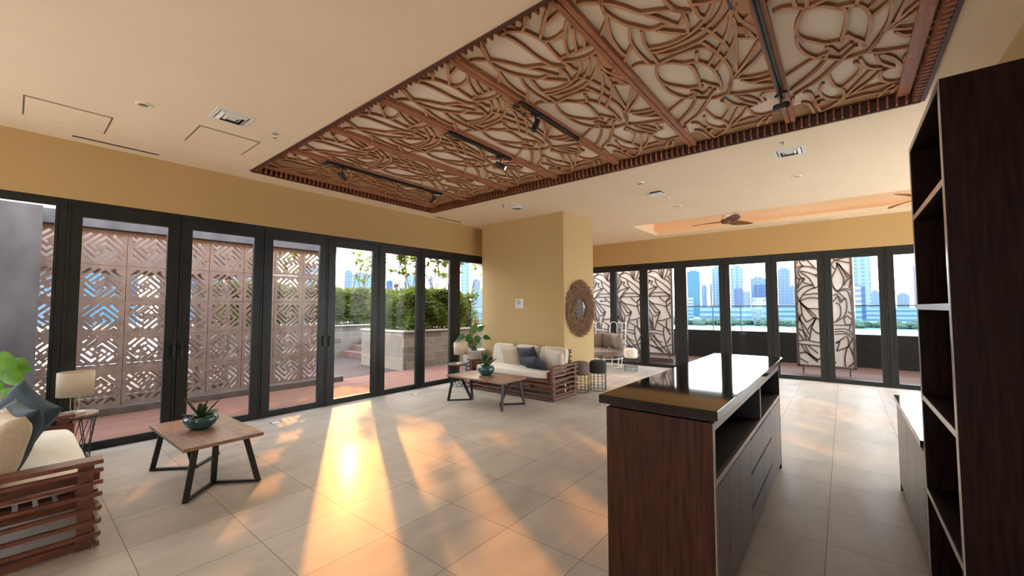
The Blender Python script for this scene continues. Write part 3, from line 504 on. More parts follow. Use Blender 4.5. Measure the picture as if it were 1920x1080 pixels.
# ------------------------------------------------------------------ column: sign and mirror
t = thing('no_smoking_sign', 'small white no smoking sign on the beige column', 'sign', (6.79, 5.31, 1.705))
MB().box(-.012, -.105, -.10, 0, .105, .10).build('plate', M['white'], t, bevel=.004)
m_ = MB(); m_.tube([(-.0135, .02 + .042 * math.cos(a * PI / 12), .03 + .042 * math.sin(a * PI / 12)) for a in range(24)], .005, 6, True); m_.bar((-.0135, .05, .06), (-.0135, -.01, .0), .003, .009, (1, 0, 0)); m_.bar((-.0135, .048, .03), (-.0135, -.008, .03), .003, .010, (1, 0, 0))
m_.build('symbol', M['signtext'], t)
for body, z, s_ in (('No', -.052, .022), ('Smoking', -.080, .026)):
    me = text_mesh('lettering', body, s_); o = bpy.data.objects.new('lettering', me); COL.objects.link(o); me.materials.append(M['signtext']); o.parent = t
    o.matrix_local = Matrix(((0, 0, -1, -.0135), (-1, 0, 0, .062), (0, 1, 0, z), (0, 0, 0, 1)))
t = thing('sunburst_mirror', 'round mirror in a wide driftwood twig frame on the column', 'mirror', (7.40, 4.217, 1.60))
MB().lathe([(0, 0), (.19, 0), (.19, .012), (0, .012)], 48).build('mirror_glass', M['mirror'], t).rotation_euler = (PI / 2, 0, 0)
mr = t.children[-1]; mr.location = (0, -.048, 0); mr.rotation_euler = (PI / 2, 0, math.radians(-3.7))
MB().lathe([(.19, 0), (.215, 0), (.215, .02), (.19, .02)], 48).build('inner_rim', mat('dark_rim', (.05, .03, .02), .6), t).rotation_euler = (PI / 2, 0, 0); t.children[-1].location = (0, -.045, 0)
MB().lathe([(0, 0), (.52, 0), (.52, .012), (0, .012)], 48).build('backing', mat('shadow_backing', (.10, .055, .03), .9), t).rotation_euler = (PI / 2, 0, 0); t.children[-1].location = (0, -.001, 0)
R_ = random.Random(3); tw = MB()
for k in range(5200):
    a = R_.uniform(0, 2 * PI); r = math.sqrt(R_.uniform(.20 ** 2, .575 ** 2)); lim = .575 + R_.uniform(-.02, .035)
    p = Vector((r * math.cos(a), -R_.uniform(.01, .058), r * math.sin(a))); d = Vector((math.cos(a + R_.uniform(-1.2, 1.2)), R_.uniform(-.5, .5), math.sin(a + R_.uniform(-1.2, 1.2)))).normalized()
    L_ = R_.uniform(.02, .05); q = p + d * L_
    if math.hypot(q.x, q.z) > lim or math.hypot(q.x, q.z) < .205: continue
    q.y = min(q.y, -.004); tw.bar(p, q, R_.uniform(.005, .010))
o = tw.build('twig_frame', M['twig'], t, fix=False); o['kind'] = 'stuff'
t = thing('exit_sign', 'small green exit direction sign on the far glass by the column', 'sign', (XF - .012, 5.565, 1.81))
MB().box(-.006, -.10, -.03, 0, .10, .03).build('plate', M['green'], t); MB().box(-.008, -.045, -.024, -.006, .005, .024).build('pictogram_field', M['white'], t)
m_ = MB(); m_.box(-.009, -.028, -.014, -.008, -.012, .012); m_.box(-.009, -.034, -.004, -.008, -.006, .004); m_.build('pictogram', M['green'], t)
m_ = MB(); m_.box(-.008, .035, -.004, -.006, .085, .004); m_.prism([(0, 0), (0, 0), (0, 0)], 0, 0); 
MB().box(-.008, .035, -.005, -.006, .080, .005).build('arrow', M['white'], t)
# floor outlets
for x, y, lb in ((2.42, 6.28, 'flat metal floor socket by the left glass doors, nearer the coffee table'), (4.86, 6.30, 'flat metal floor socket by the glass doors, nearer the far sofa'), (4.25, -.31, 'small floor fitting beside the kitchen cabinets')):
    if y < 0: continue
    t = thing('floor_socket', lb, 'floor socket', (x, y, 0), .0, 'floor sockets along the left glass doors')
    MB().box(-.065, -.065, 0, .065, .065, .005).build('plate', M['chrome'], t, bevel=.001); MB().box(-.045, -.045, .005, .045, .045, .007).build('lid', M['white'], t)
# ------------------------------------------------------------------ outside, left terrace
struct(MB().box(XB - 1, YL + .07, -.10, 14.6, 9.0, -.01).build('terrace_floor', M['deck']))
struct(MB().box(XB - 1, 9.0, -.10, 8.6, 16.0, -.02).build('terrace_floor', M['deck2']))
def offset_poly(P, w):
    P = [np.array(p, float) for p in P]; n = len(P); Lf, Rt = [], []
    for i in range(n):
        d0 = (P[i] - P[i - 1]) if i else (P[1] - P[0]); d1 = (P[i + 1] - P[i]) if i < n - 1 else d0
        d0 = d0 / np.hypot(*d0); d1 = d1 / np.hypot(*d1); b = d0 + d1; b = b / np.hypot(*b); nn = np.array([-b[1], b[0]]); k = w / 2 / max(.35, float(np.dot(nn, [-d0[1], d0[0]])))
        Lf.append(P[i] + nn * k); Rt.append(P[i] - nn * k)
    return Lf + Rt[::-1]
BS = .545
def block_mesh():
    m_ = .045; s = BS - 2 * m_; g = .004
    spl = [[(g, g), (BS - g, g), (BS - g, BS - g), (g, BS - g)]]
    def cl(q): return (m_ + min(max(q[0], .0), 1) * s, m_ + min(max(q[1], .0), 1) * s)
    w = .088; g_ = .233
    AB = [[(2.0, -2.0), (-1.0, -2.0), (-1.0, .45), (-.05, .45)], [(-.05, -.35), (-.05, -1.1), (2.65, -1.1), (2.65, 1.45)], [(.8, -.25), (1.75, -.25), (1.75, 2.25), (-1.85, 2.25)], [(.8, .5), (.8, 1.35), (-1.95, 1.35), (-1.95, -2.2)],
          [(-2.9, -1.2), (-2.9, .62), (-3.4, .62)], [(-.1, -3.9), (-.1, -2.95), (1.15, -2.95)], [(3.5, -.4), (3.5, .55)], [(.8, 3.2), (-.9, 3.2)], [(-.95, -3.3), (-.95, -2.95)]]
    segs = [[(.5 + (a_ + b_) * g_ / 2, .5 + (a_ - b_) * g_ / 2) for a_, b_ in q] for q in AB]
    for P in segs:
        if len(P) < 2 or P[0] == P[-1]: continue
        o = offset_poly(P, w); spl.append([cl(q) for q in o])
    return curve_fill('breeze_block', spl, .055)
bme = block_mesh(); bme.materials.append(M['terracotta'])
def screen(x0, y, cols, rows, z0, label):
    t = thing('breeze_block_screen', label, 'screen wall', (x0, y, 0))
    for i in range(cols):
        for j in range(rows):
            o = bpy.data.objects.new('breeze_block', bme); COL.objects.link(o); o.parent = t
            fl = (i * 3 + j * 5 + i * j) % 4
            c_ = BS / 2
            o.matrix_local = Matrix.Translation((i * BS + c_, 0, z0 + j * BS + c_)) @ Matrix.Rotation(PI / 2, 4, 'X') @ Matrix.Rotation((fl % 2) * PI, 4, 'Z') @ Matrix.Translation((-c_, -c_, 0))
    return t
s1 = screen(1.14 - 4 * BS, 8.86, 10, 5, .11, 'near terracotta breeze block screen with fret pattern, behind the left glass doors')
MB().box(10 * BS, -.05, 0, 10 * BS + .13, .05, 2.83).build('end_post', M['terracotta'], s1, bevel=.004)
MB().box(-.9, -.13, -.01, 10 * BS + .34, .10, .10).build('kerb', M['kerb'], s1, bevel=.006)
s2 = screen(1.14 - 6 * BS + .12, 9.95, 9, 4, .11, 'rear terracotta breeze block screen seen through the near one')
MB().box(-.3, -.13, -.01, 9 * BS, .10, .10).build('kerb', M['kerb'], s2, bevel=.006)
tag(MB().box(-1.1, 9.85, 2.295, 3.45, 10.08, 3.0).build('rear_beam', M['terracotta'], bevel=.01), 'brown rendered beam on top of the rear breeze block screen', 'beam')
tag(MB().box(-1.1, 8.74, 2.845, 4.55, 8.96, 3.06).build('concrete_beam', M['concrete'], bevel=.008), 'grey concrete beam along the top of the near breeze block screen', 'beam')
tag(MB().box(-.30, 8.35, -.01, .23, 8.70, 3.02).build('concrete_pillar', M['concrete'], bevel=.01), 'grey concrete pillar outside the leftmost glass pane', 'pillar')
# planters, steps
t = thing('stone_planter', 'grey stone block planter in front, with the hedge corner', 'planter', (0, 0, 0))
MB().box(6.5, 8.93, -.02, 8.9, 8.99, .98).build('side_wall', M['blockx'], t); MB().box(6.5, 8.99, -.02, 6.56, 10.95, .98).build('side_wall', M['blocky'], t)
MB().box(6.56, 10.89, -.02, 8.9, 10.95, .98).build('side_wall', M['blockx'], t); MB().box(8.84, 8.99, -.02, 8.9, 10.89, .98).build('side_wall', M['blocky'], t)
MB().box(6.47, 8.90, .98, 8.93, 9.10, 1.02).box(6.47, 9.10, .98, 6.67, 10.98, 1.02).build('coping', M['coping'], t, bevel=.004); MB().box(6.56, 8.99, .3, 8.84, 10.89, .93).build('soil', M['soil'], t)
t = thing('stone_planter', 'long stone block planter wall behind the steps', 'planter', (0, 0, 0))
MB().box(3.6, 13.40, -.02, 9.6, 13.46, 1.0).box(3.6, 15.9, -.02, 9.6, 15.96, 1.0).build('side_wall', M['blockx'], t); MB().box(3.6, 13.35, 1.0, 9.6, 13.6, 1.04).build('coping', M['coping'], t, bevel=.004); MB().box(3.6, 13.46, .3, 9.6, 15.9, .94).build('soil', M['soil'], t)
t = thing('terrace_steps', 'red sandstone steps rising between the two stone planters', 'steps', (7.15, 0, 0))
for k in range(4): MB().box(k * .36, 10.98, -.02, 1.8, 13.34, .17 * (k + 1)).build('step', M['step'], t, bevel=.004)
struct(MB().box(8.95, 8.95, -.02, 14.4, 13.3, .04).box(8.96, 10.97, .04, 14.4, 13.3, .76).build('terrace_floor', M['deck2']))
t = thing('stone_planter', 'low pale stone planter at the far end beyond the column side door', 'planter', (0, 0, 0))
MB().box(9.6, 10.2, .04, 14.2, 10.26, .93).build('side_wall', M['blockx'], t); MB().box(9.55, 10.14, .93, 14.25, 10.4, .99).build('coping', M['coping'], t, bevel=.004); MB().box(9.6, 10.26, .04, 14.2, 10.9, .85).build('soil', M['soil'], t)
m_ = MB(); n = 24; v = []
for i in range(n + 1):
    a = PI * i / n
    for r_, dz in ((1.5, 0), (1.42, 0)):
        for yy in (13.0, 14.6): v.append((12.2 + r_ * math.cos(a), yy, .68 + r_ * .38 * math.sin(a)))
f = []
for i in range(n): b = i * 4; f += [(b, b + 1, b + 5, b + 4), (b + 2, b + 6, b + 7, b + 3), (b, b + 4, b + 6, b + 2), (b + 1, b + 3, b + 7, b + 5)]
tag(m_.add(v, f).build('arched_canopy', M['step']), 'low arched reddish canopy beyond the far planter', 'canopy')
# foliage
def leaves_mesh(mb, pts, size, R_, up=.4, ratio=.42):
    for p in pts:
        d = Vector((R_.gauss(0, 1), R_.gauss(0, 1), R_.gauss(0, .7) + up)).normalized(); s_ = size * R_.uniform(.7, 1.3)
        r = d.cross(Vector((R_.gauss(0, 1), R_.gauss(0, 1), R_.gauss(0, 1)))).normalized(); nrm = r.cross(d)
        p = Vector(p); mb.add([p, p + d * s_ * .5 + r * s_ * ratio * .5, p + d * s_ + nrm * -.12 * s_, p + d * s_ * .5 - r * s_ * ratio * .5, ], [(0, 1, 2, 3)])
def hedge(x0, y0, x1, y1, z0, z1, n, seed, label, size=.10):
    R_ = random.Random(seed); t = thing('hedge', label, 'hedge', ((x0 + x1) / 2, (y0 + y1) / 2, z0), group=None); cx, cy = (x0 + x1) / 2, (y0 + y1) / 2; pts = []
    for k in range(n):
        face = R_.random(); u, v, w = R_.uniform(x0, x1), R_.uniform(y0, y1), R_.uniform(z0 + .12, z1)
        dpt = abs(R_.gauss(0, .05))
        if face < .42: v = y0 + dpt
        elif face < .64: u = x0 + dpt
        elif face < .72: u = x1 - dpt
        else: w = z1 - dpt * 1.2
        w = min(w, z1) + (.09 * math.sin(u * 3.1) * math.cos(v * 2.3) + .05 * math.sin(u * 8)) * (w > z1 - .4)
        u += .07 * math.sin(w * 6 + v * 4); v += .06 * math.sin(w * 7 + u * 5)
        pts.append((u - cx, v - cy, w - z0))
    mb = MB(); leaves_mesh(mb, pts, size, R_); mb.build('leaves', M['hedge'], t, fix=False)['kind'] = 'stuff'
    sx, sy = x1 - x0, y1 - y0; m2 = MB(); m2.box(x0 + .14 - cx, y0 + .14 - cy, .22, x1 - .14 - cx, y1 - .14 - cy, z1 - z0 - .14)
    for k in range(int(sx * sy * 5)):
        a, b = R_.uniform(x0 + .12, x1 - .1) - cx, R_.uniform(y0 + .1, y1 - .1) - cy; m2.bar((a, b, 0), (a + R_.uniform(-.1, .1), b + R_.uniform(-.1, .1), .5), .012)
    m2.build('stems', M['hedgecore'], t)
hedge(6.74, 9.02, 8.80, 10.9, .93, 2.06, 14000, 1, 'dense clipped green hedge growing in the front stone planter', .13)
hedge(3.8, 13.6, 9.4, 15.6, .94, 2.28, 14000, 2, 'long green hedge behind the steps on the rear planter wall', .15)
hedge(9.0, 9.15, 9.5, 9.75, .04, 2.0, 1500, 5, 'loose bright green bush at the right end of the front hedge')
def tree(x, y, z, h, seed, label, spread=1.0, lean=(0, 0), dens=12):
    R_ = random.Random(seed); t = thing('small_tree', label, 'tree', (x, y, z), group=None); tb = MB(); tips = []
    def grow(p, d, L_, r, lv):
        q = p + d * L_; mid = p + d * L_ * .5 + Vector((R_.uniform(-.05, .05), R_.uniform(-.05, .05), 0)) * L_
        tb.tube([p, mid, q], [r, r * .85, r * .7], 6)
        if lv == 0: tips.append((q, d)); return
        for k in range(R_.choice((2, 2, 3))):
            a = R_.uniform(0, 2 * PI); dd = (d + Vector((math.cos(a), math.sin(a), .15)) * R_.uniform(.35, .65) * spread).normalized(); grow(q, dd, L_ * R_.uniform(.55, .8), r * .65, lv - 1)
        tips.append((q, d))
    for k in range(3): a = k * 2.1 + seed; grow(Vector((.06 * math.cos(a), .06 * math.sin(a), 0)), Vector((math.cos(a) * .22 * spread + lean[0], math.sin(a) * .22 * spread + lean[1], 1)).normalized(), h * .36, .028, 3)
    tb.build('branches', M['bark'], t, smooth=True, fix=False); lb = MB()
    for q, d in tips:
        for k in range(dens):
            a = R_.uniform(0, 2 * PI); dd = (d * .5 + Vector((math.cos(a), math.sin(a), R_.uniform(-.3, .5)))).normalized(); s_ = R_.uniform(.18, .32); r = dd.cross(Vector((0, 0, 1))).normalized(); p = q - d * R_.uniform(0, .12)
            lb.add([p, p + dd * s_ * .35 + r * s_ * .16, p + dd * s_ * .75 + r * s_ * .12 - Vector((0, 0, .02)), p + dd * s_ - Vector((0, 0, .06)), p + dd * s_ * .75 - r * s_ * .12 - Vector((0, 0, .02)), p + dd * s_ * .35 - r * s_ * .16], [(0, 1, 2, 3, 4, 5)])
    lb.build('foliage', M['treeleaf'], t, fix=False)['kind'] = 'stuff'
tree(8.1, 13.95, .95, 3.0, 3, 'slender many-stemmed tree rising over the rear hedge, seen in the fourth glass door', .7, (0, 0), 5)
tree(7.8, 10.65, .9, 3.2, 5, 'thin tree rising behind the front hedge, seen in the fifth glass door', .5, (.0, .0))
tree(8.5, 9.6, .9, 3.1, 11, 'leafy small tree behind the hedge seen in the sixth glass door', .9)
tree(6.2, 15.2, .95, 3.6, 17, 'small bare-stemmed tree at the left of the rear hedge', .8)
tree(12.4, 11.7, .76, 4.6, 23, 'taller leafy tree on the raised terrace added unseen behind the column to filter the sun', 1.0)  # this tree and the next are added out of view to dim the sun
tree(13.9, 12.4, .76, 4.4, 29, 'second leafy tree on the raised terrace added unseen behind the column to filter the sun', 1.0)
# person behind the hedge
def skin_body(name, joints, edges, m, parent, sub=2):
    me = bpy.data.meshes.new(name); me.from_pydata([j[0] for j in joints], edges, []); o = bpy.data.objects.new(name, me); COL.objects.link(o); me.materials.append(m)
    sk = o.modifiers.new('skin', 'SKIN'); 
    for v, j in zip(me.skin_vertices[0].data if me.skin_vertices else [], joints): v.radius = (j[1], j[2] if len(j) > 2 else j[1])
    s = o.modifiers.new('subsurf', 'SUBSURF'); s.levels = sub; s.render_levels = sub; o.parent = parent; return o
def person(x, y, z, rz):
    t = thing('person', 'person with short dark hair in a brown top standing behind the hedge', 'person', (x, y, z), rz)
    J = [((0, 0, .93), .13, .10), ((0, 0, 1.15), .13, .10), ((0, 0, 1.36), .16, .10), ((0, 0, 1.47), .06, .06), ((0, .01, 1.54), .052, .055), ((0, .015, 1.64), .078, .092), ((0, .01, 1.72), .062, .075),
         ((.19, 0, 1.40), .055), ((.24, .01, 1.12), .045), ((.25, .08, .88), .035), ((.25, .12, .80), .03), ((-.19, 0, 1.40), .055), ((-.24, .01, 1.12), .045), ((-.25, .08, .88), .035), ((-.25, .12, .80), .03),
         ((.10, 0, .86), .09), ((.11, .01, .48), .06), ((.11, 0, .09), .042), ((.11, .14, .04), .035), ((-.10, 0, .86), .09), ((-.11, .01, .48), .06), ((-.11, 0, .09), .042), ((-.11, .14, .04), .035)]
    E_ = [(0, 1), (1, 2), (2, 3), (3, 4), (4, 5), (5, 6), (2, 7), (7, 8), (8, 9), (9, 10), (2, 11), (11, 12), (12, 13), (13, 14), (0, 15), (15, 16), (16, 17), (17, 18), (0, 19), (19, 20), (20, 21), (21, 22)]
    me = bpy.data.meshes.new('body'); me.from_pydata([j[0] for j in J], E_, []); o = bpy.data.objects.new('body', me); COL.objects.link(o); o.parent = t; me.materials.append(M['skin'])
    bpy.context.view_layer.objects.active = o; o.modifiers.new('skin', 'SKIN'); 
    if not me.skin_vertices:
        try:
            with bpy.context.temp_override(object=o, active_object=o): bpy.ops.mesh.customdata_skin_add()
        except Exception: pass
    if me.skin_vertices:
        for v, j in zip(me.skin_vertices[0].data, J): v.radius = (j[1], j[2] if len(j) > 2 else j[1])
        me.skin_vertices[0].data[0].use_root = True
    s = o.modifiers.new('subsurf', 'SUBSURF'); s.levels = 2; s.render_levels = 2
    MB().lathe([(0, .115), (.05, .108), (.085, .07), (.096, .02), (.092, -.03), (.0, -.03)], 20, (0, -.012, 1.675)).build('hair', M['hair'], t, smooth=True)
    MB().lathe([(0, -.01), (.011, -.006), (.012, .012), (.004, .03), (0, .03)], 8, (0, .105, 1.635)).build('nose', M['skin'], t, smooth=True)
    m_ = MB(); m_.lathe([(0, 1.50), (.065, 1.49), (.20, 1.43), (.20, 1.30), (.165, 1.15), (.16, .92), (0, .90)], 20)
    o2 = m_.build('top', M['shirt'], t, smooth=True); o2.scale = (1, .68, 1)
    for sx in (-1, 1): MB().tube([(sx * .17, 0, 1.41), (sx * .215, 0, 1.30), (sx * .235, .01, 1.14)], [.068, .062, .056], 12).build('sleeve', M['shirt'], t, smooth=True); MB().tube([(sx * .09, 0, .95), (sx * .11, .01, .5), (sx * .11, 0, .08)], [.10, .075, .06], 12).build('trouser_leg', M['trousers'], t, smooth=True)
person(9.15, 13.08, .76, 1.0)

# ------------------------------------------------------------------ outside, far balcony
struct(MB().box(XF + .07, YS - 1, -.10, 14.7, YL + .05, -.01).build('balcony_floor', M['deckfar']))
struct(MB().box(14.5, YS - 1, -.01, 14.7, 8.8, .87).build('parapet_wall', M['parapet']))
t = thing('glass_railing', 'glass railing with thin dark handrail and posts above the far parapet', 'railing', (14.6, 0, .87))
MB().box(-.008, YS - 1, .02, .008, 8.8, .76).build('glass_panel', M['railglass'], t); MB().box(-.025, YS - 1, .77, .025, 16, .80).build('handrail', M['black'], t)
for y in (3.33, 2.52, 4.95, 6.5, -3.0, -4.4, 8.2, 9.8, 11.4, 13.4, 15.0): MB().box(-.02, y - .012, -.0 if y < 8.8 else -.88, .02, y + .012, .77).build('post', M['black'], t)
MB().box(-.008, 8.9, -.05, .008, 16, .76).build('glass_panel', M['railglass'], t)
PA = [[(0.008,0.901),(0.171,0.896)],[(0.175,0.943),(0.212,0.891),(0.291,0.869),(0.48,0.929),(0.543,0.945)],[(0.318,0.943),(0.418,0.912),(0.557,0.869),(0.652,0.793)],[(0.563,0.943),(0.639,0.88),(0.68,0.782)],[(0.788,0.943),(0.719,0.858),(0.68,0.782)],[(0.89,0.943),(0.84,0.847),(0.732,0.771)],[(0.971,0.943),(0.904,0.88),(0.962,0.836)],[(0.836,0.798),(0.974,0.738)],[(0.962,0.836),(0.856,0.793)],[(0.004,0.847),(0.166,0.842),(0.311,0.858),(0.513,0.842),(0.671,0.782),(0.832,0.755),(0.951,0.711)],[(0.165,0.82),(0.346,0.798),(0.507,0.766),(0.707,0.722),(0.946,0.651)],[(0.311,0.858),(0.166,0.836),(0.122,0.804),(0.221,0.766),(0.342,0.755)],[(0.426,0.776),(0.482,0.717),(0.661,0.662),(0.921,0.602)],[(0.262,0.766),(0.113,0.695),(0.027,0.651)],[(-0.0,0.804),(0.118,0.76),(0.034,0.727)],[(0.342,0.755),(0.299,0.722),(0.48,0.689)],[(0.221,0.766),(0.071,0.684)],[(0.026,0.635),(0.213,0.673),(0.5,0.695)],[(0.48,0.689),(0.271,0.635),(0.143,0.575)],[(0.143,0.575),(0.331,0.63),(0.536,0.635),(0.74,0.63),(0.92,0.597)],[(0.143,0.575),(0.247,0.597),(0.533,0.597),(0.92,0.597)],[(0.553,0.591),(0.692,0.548),(0.781,0.543),(0.92,0.597)],[(0.781,0.543),(0.939,0.575)],[(0.781,0.543),(0.807,0.466),(0.922,0.379)],[(0.809,0.494),(0.935,0.532)],[(0.143,0.575),(0.322,0.526),(0.566,0.51),(0.809,0.488)],[(0.202,0.553),(0.58,0.434)],[(0.141,0.553),(0.436,0.423)],[(0.121,0.553),(0.195,0.466),(0.311,0.401)],[(0.102,0.575),(0.025,0.63)],[(0.101,0.564),(0.152,0.445),(0.303,0.303)],[(0.436,0.423),(0.58,0.434),(0.413,0.39),(0.311,0.401)],[(0.58,0.434),(0.47,0.347),(0.38,0.249)],[(0.31,0.385),(0.339,0.249)],[(0.013,0.488),(0.148,0.401),(0.319,0.26)],[(0.03,0.445),(0.104,0.358),(0.259,0.271)],[(0.005,0.401),(0.303,0.303)],[(0.148,0.401),(0.02,0.336),(0.016,0.292)],[(-0.002,0.314),(0.298,0.249)],[(0.47,0.347),(0.674,0.352),(0.922,0.379)],[(0.469,0.33),(0.689,0.287),(0.91,0.249)],[(0.113,0.238),(0.298,0.249),(0.664,0.236)],[(0.112,0.216),(0.418,0.216),(0.682,0.2)],[(0.116,0.271),(0.102,0.107),(-0.025,0.053)],[(0.689,0.287),(0.682,0.2),(0.774,0.086),(0.89,0.02)],[(0.777,0.352),(0.79,0.271),(0.907,0.205)],[(0.905,0.184),(0.776,0.118)],[(0.173,0.216),(0.368,0.118),(0.646,0.031)],[(0.234,0.216),(0.452,0.14),(0.849,0.015)],[(0.335,0.205),(0.453,0.151),(0.634,0.124)],[(0.105,0.14),(0.289,0.146),(0.409,0.118)],[(0.102,0.107),(0.364,0.075),(0.686,0.015)],[(0.02,0.107),(0.138,0.053),(0.196,0.015)],[(0.609,0.075),(0.939,0.107)],[(0.242,0.08),(0.608,0.064)]]
PB = [[(0.054,0.94),(0.11,0.862),(0.169,0.828)],[(0.105,0.94),(0.172,0.872),(0.348,0.94)],[(0.001,0.891),(0.063,0.926)],[(0.223,0.886),(0.361,0.813)],[(0.276,0.916),(0.365,0.881)],[(0.009,0.857),(0.07,0.862)],[(0.006,0.818),(0.169,0.828),(0.361,0.808),(0.511,0.774)],[(0.169,0.828),(0.097,0.808),(0.075,0.774),(0.123,0.735),(0.183,0.725)],[(0.096,0.788),(0.207,0.779),(0.367,0.749),(0.506,0.686)],[(0.106,0.779),(0.265,0.725),(0.361,0.637)],[(0.013,0.764),(0.072,0.725),(0.183,0.725),(0.161,0.695),(0.322,0.666)],[(0.102,0.725),(0.016,0.637)],[(0.163,0.72),(0.047,0.642)],[(0.014,0.607),(0.159,0.656),(0.322,0.666)],[(0.016,0.632),(0.014,0.598),(0.081,0.534)],[(0.081,0.534),(0.156,0.598),(0.321,0.642),(0.504,0.656)],[(0.081,0.534),(0.194,0.558),(0.357,0.563),(0.517,0.539)],[(0.155,0.588),(0.359,0.598),(0.5,0.593)],[(0.081,0.534),(0.21,0.48),(0.372,0.475),(0.513,0.461)],[(0.081,0.534),(0.368,0.412)],[(0.091,0.529),(0.336,0.392)],[(0.1,0.519),(0.125,0.421),(0.193,0.363)],[(0.041,0.539),(0.013,0.421),(0.141,0.343),(0.227,0.265)],[(0.193,0.363),(0.367,0.402),(0.209,0.304)],[(0.367,0.402),(0.282,0.323),(0.235,0.226)],[(0.015,0.451),(0.082,0.382),(0.174,0.216)],[(0.105,0.431),(0.019,0.343),(0.016,0.284)],[(0.017,0.309),(0.137,0.284),(0.235,0.216)],[(0.016,0.284),(0.133,0.216)],[(0.281,0.314),(0.37,0.279),(0.522,0.265)],[(0.021,0.206),(0.174,0.216),(0.376,0.201),(0.538,0.206)],[(0.03,0.182),(0.374,0.172),(0.515,0.157)],[(0.025,0.265),(0.027,0.128),(0.014,0.079)],[(0.09,0.177),(0.168,0.118),(0.366,0.04)],[(0.151,0.177),(0.228,0.108),(0.367,0.059)],[(0.202,0.172),(0.371,0.113)],[(0.035,0.103),(0.168,0.113),(0.367,0.054)],[(0.033,0.069),(0.193,0.03)],[(0.396,0.891),(0.513,0.813),(0.64,0.901)],[(0.367,0.749),(0.51,0.764),(0.67,0.725)],[(0.367,0.402),(0.487,0.363),(0.67,0.368)],[(0.5,0.593),(0.667,0.666)],[(0.367,0.059),(0.512,0.098),(0.671,0.044)],[(0.513,0.461),(0.487,0.363)],[(0.63,0.901),(0.719,0.862)],[(0.765,0.96),(0.874,0.906)],[(0.874,0.906),(0.957,0.95)],[(0.874,0.906),(0.984,0.886)],[(0.719,0.862),(0.954,0.886)],[(0.719,0.862),(0.981,0.833)],[(0.719,0.862),(0.656,0.828),(0.725,0.788),(0.758,0.842)],[(0.748,0.842),(0.964,0.72)],[(0.778,0.833),(0.913,0.715)],[(0.738,0.842),(0.814,0.754),(0.852,0.705),(0.818,0.647),(0.735,0.612)],[(0.724,0.784),(0.649,0.715),(0.676,0.647),(0.735,0.612)],[(0.849,0.656),(0.892,0.695),(0.974,0.72)],[(0.929,0.637),(0.973,0.705)],[(0.656,0.656),(0.735,0.612),(0.847,0.632),(0.989,0.622)],[(0.735,0.612),(0.863,0.554)],[(0.735,0.612),(0.887,0.617),(0.944,0.549),(0.978,0.441)],[(0.662,0.578),(0.723,0.588),(0.78,0.519)],[(0.659,0.529),(0.743,0.573),(0.801,0.539),(0.863,0.558)],[(0.78,0.519),(0.863,0.558),(0.879,0.48),(0.824,0.412),(0.69,0.368)],[(0.699,0.519),(0.769,0.5),(0.774,0.421),(0.669,0.363)],[(0.887,0.451),(0.978,0.431)],[(0.876,0.421),(0.965,0.382)],[(0.824,0.402),(0.851,0.353),(0.932,0.353)],[(0.876,0.421),(0.823,0.392)],[(0.668,0.343),(0.932,0.343)],[(0.965,0.382),(0.899,0.304)],[(0.666,0.309),(0.849,0.314),(0.979,0.279)],[(0.665,0.289),(0.807,0.294),(0.978,0.265)],[(0.664,0.27),(0.847,0.275),(0.986,0.235)],[(0.68,0.196),(0.845,0.255),(0.884,0.226),(0.881,0.177)],[(0.68,0.206),(0.741,0.211),(0.686,0.137)],[(0.686,0.137),(0.881,0.177)],[(0.881,0.177),(0.967,0.255)],[(0.861,0.177),(0.815,0.089),(0.822,0.02)],[(0.902,0.177),(0.966,0.069),(0.872,0.02)],[(0.962,0.167),(0.997,0.079)],[(0.966,0.059),(0.994,0.03)]]
def leaf_screen(y_left, w, z0, z1, pats, label, x=12.4):
    t = thing('leaf_screen', label, 'decorative screen', (x, y_left, z0), group=None); h = z1 - z0
    MB().box(0, -w + .03, .04, .012, -.03, h - .03).build('frosted_panel', M['frost'], t)
    f = MB(); f.box(-.03, -.05, 0, .04, 0, h); f.box(-.03, -w, 0, .04, -w + .05, h); f.box(-.03, -w, 0, .04, 0, .05); f.box(-.03, -w, h - .04, .04, 0, h)
    f.build('frame', M['screenframe'], t, bevel=.004)
    m_ = MB()
    for L_ in pats:
        P = smoothpts([(min(max(u, .03), .97), min(max(v, .015), .985)) for u, v in L_], 4)
        ribbon(m_, [(u * w, v * h) for u, v in P], .032, lambda a, b, d: (d, -a, b), -.02, 0)
    m_.build('vein_lattice', M['screenframe'], t, fix=False)
    for yy in (-.12, -w + .12): MB().box(-.015, yy - .015, -z0, .015, yy + .015, .02).build('foot', M['screenframe'], t)
    return t
leaf_screen(.93, 1.13, .16, 3.15, PB, 'freestanding leaf-vein screen with frosted panel outside the far glass, right of the island')
leaf_screen(4.82, .90, .20, 3.15, PA, 'leaf-vein screen panel seen through the second far glass door, rightmost of three')
leaf_screen(5.72, .90, .20, 3.15, PA, 'leaf-vein screen panel seen through the first far glass door, middle of three')
leaf_screen(6.62, .90, .20, 3.15, PA, 'leaf-vein screen panel beside the column behind the exit sign, leftmost of three')
struct(MB().box(12.25, 3.90, -.01, 12.42, 6.65, .12).build('trim_4', M['kerb']))
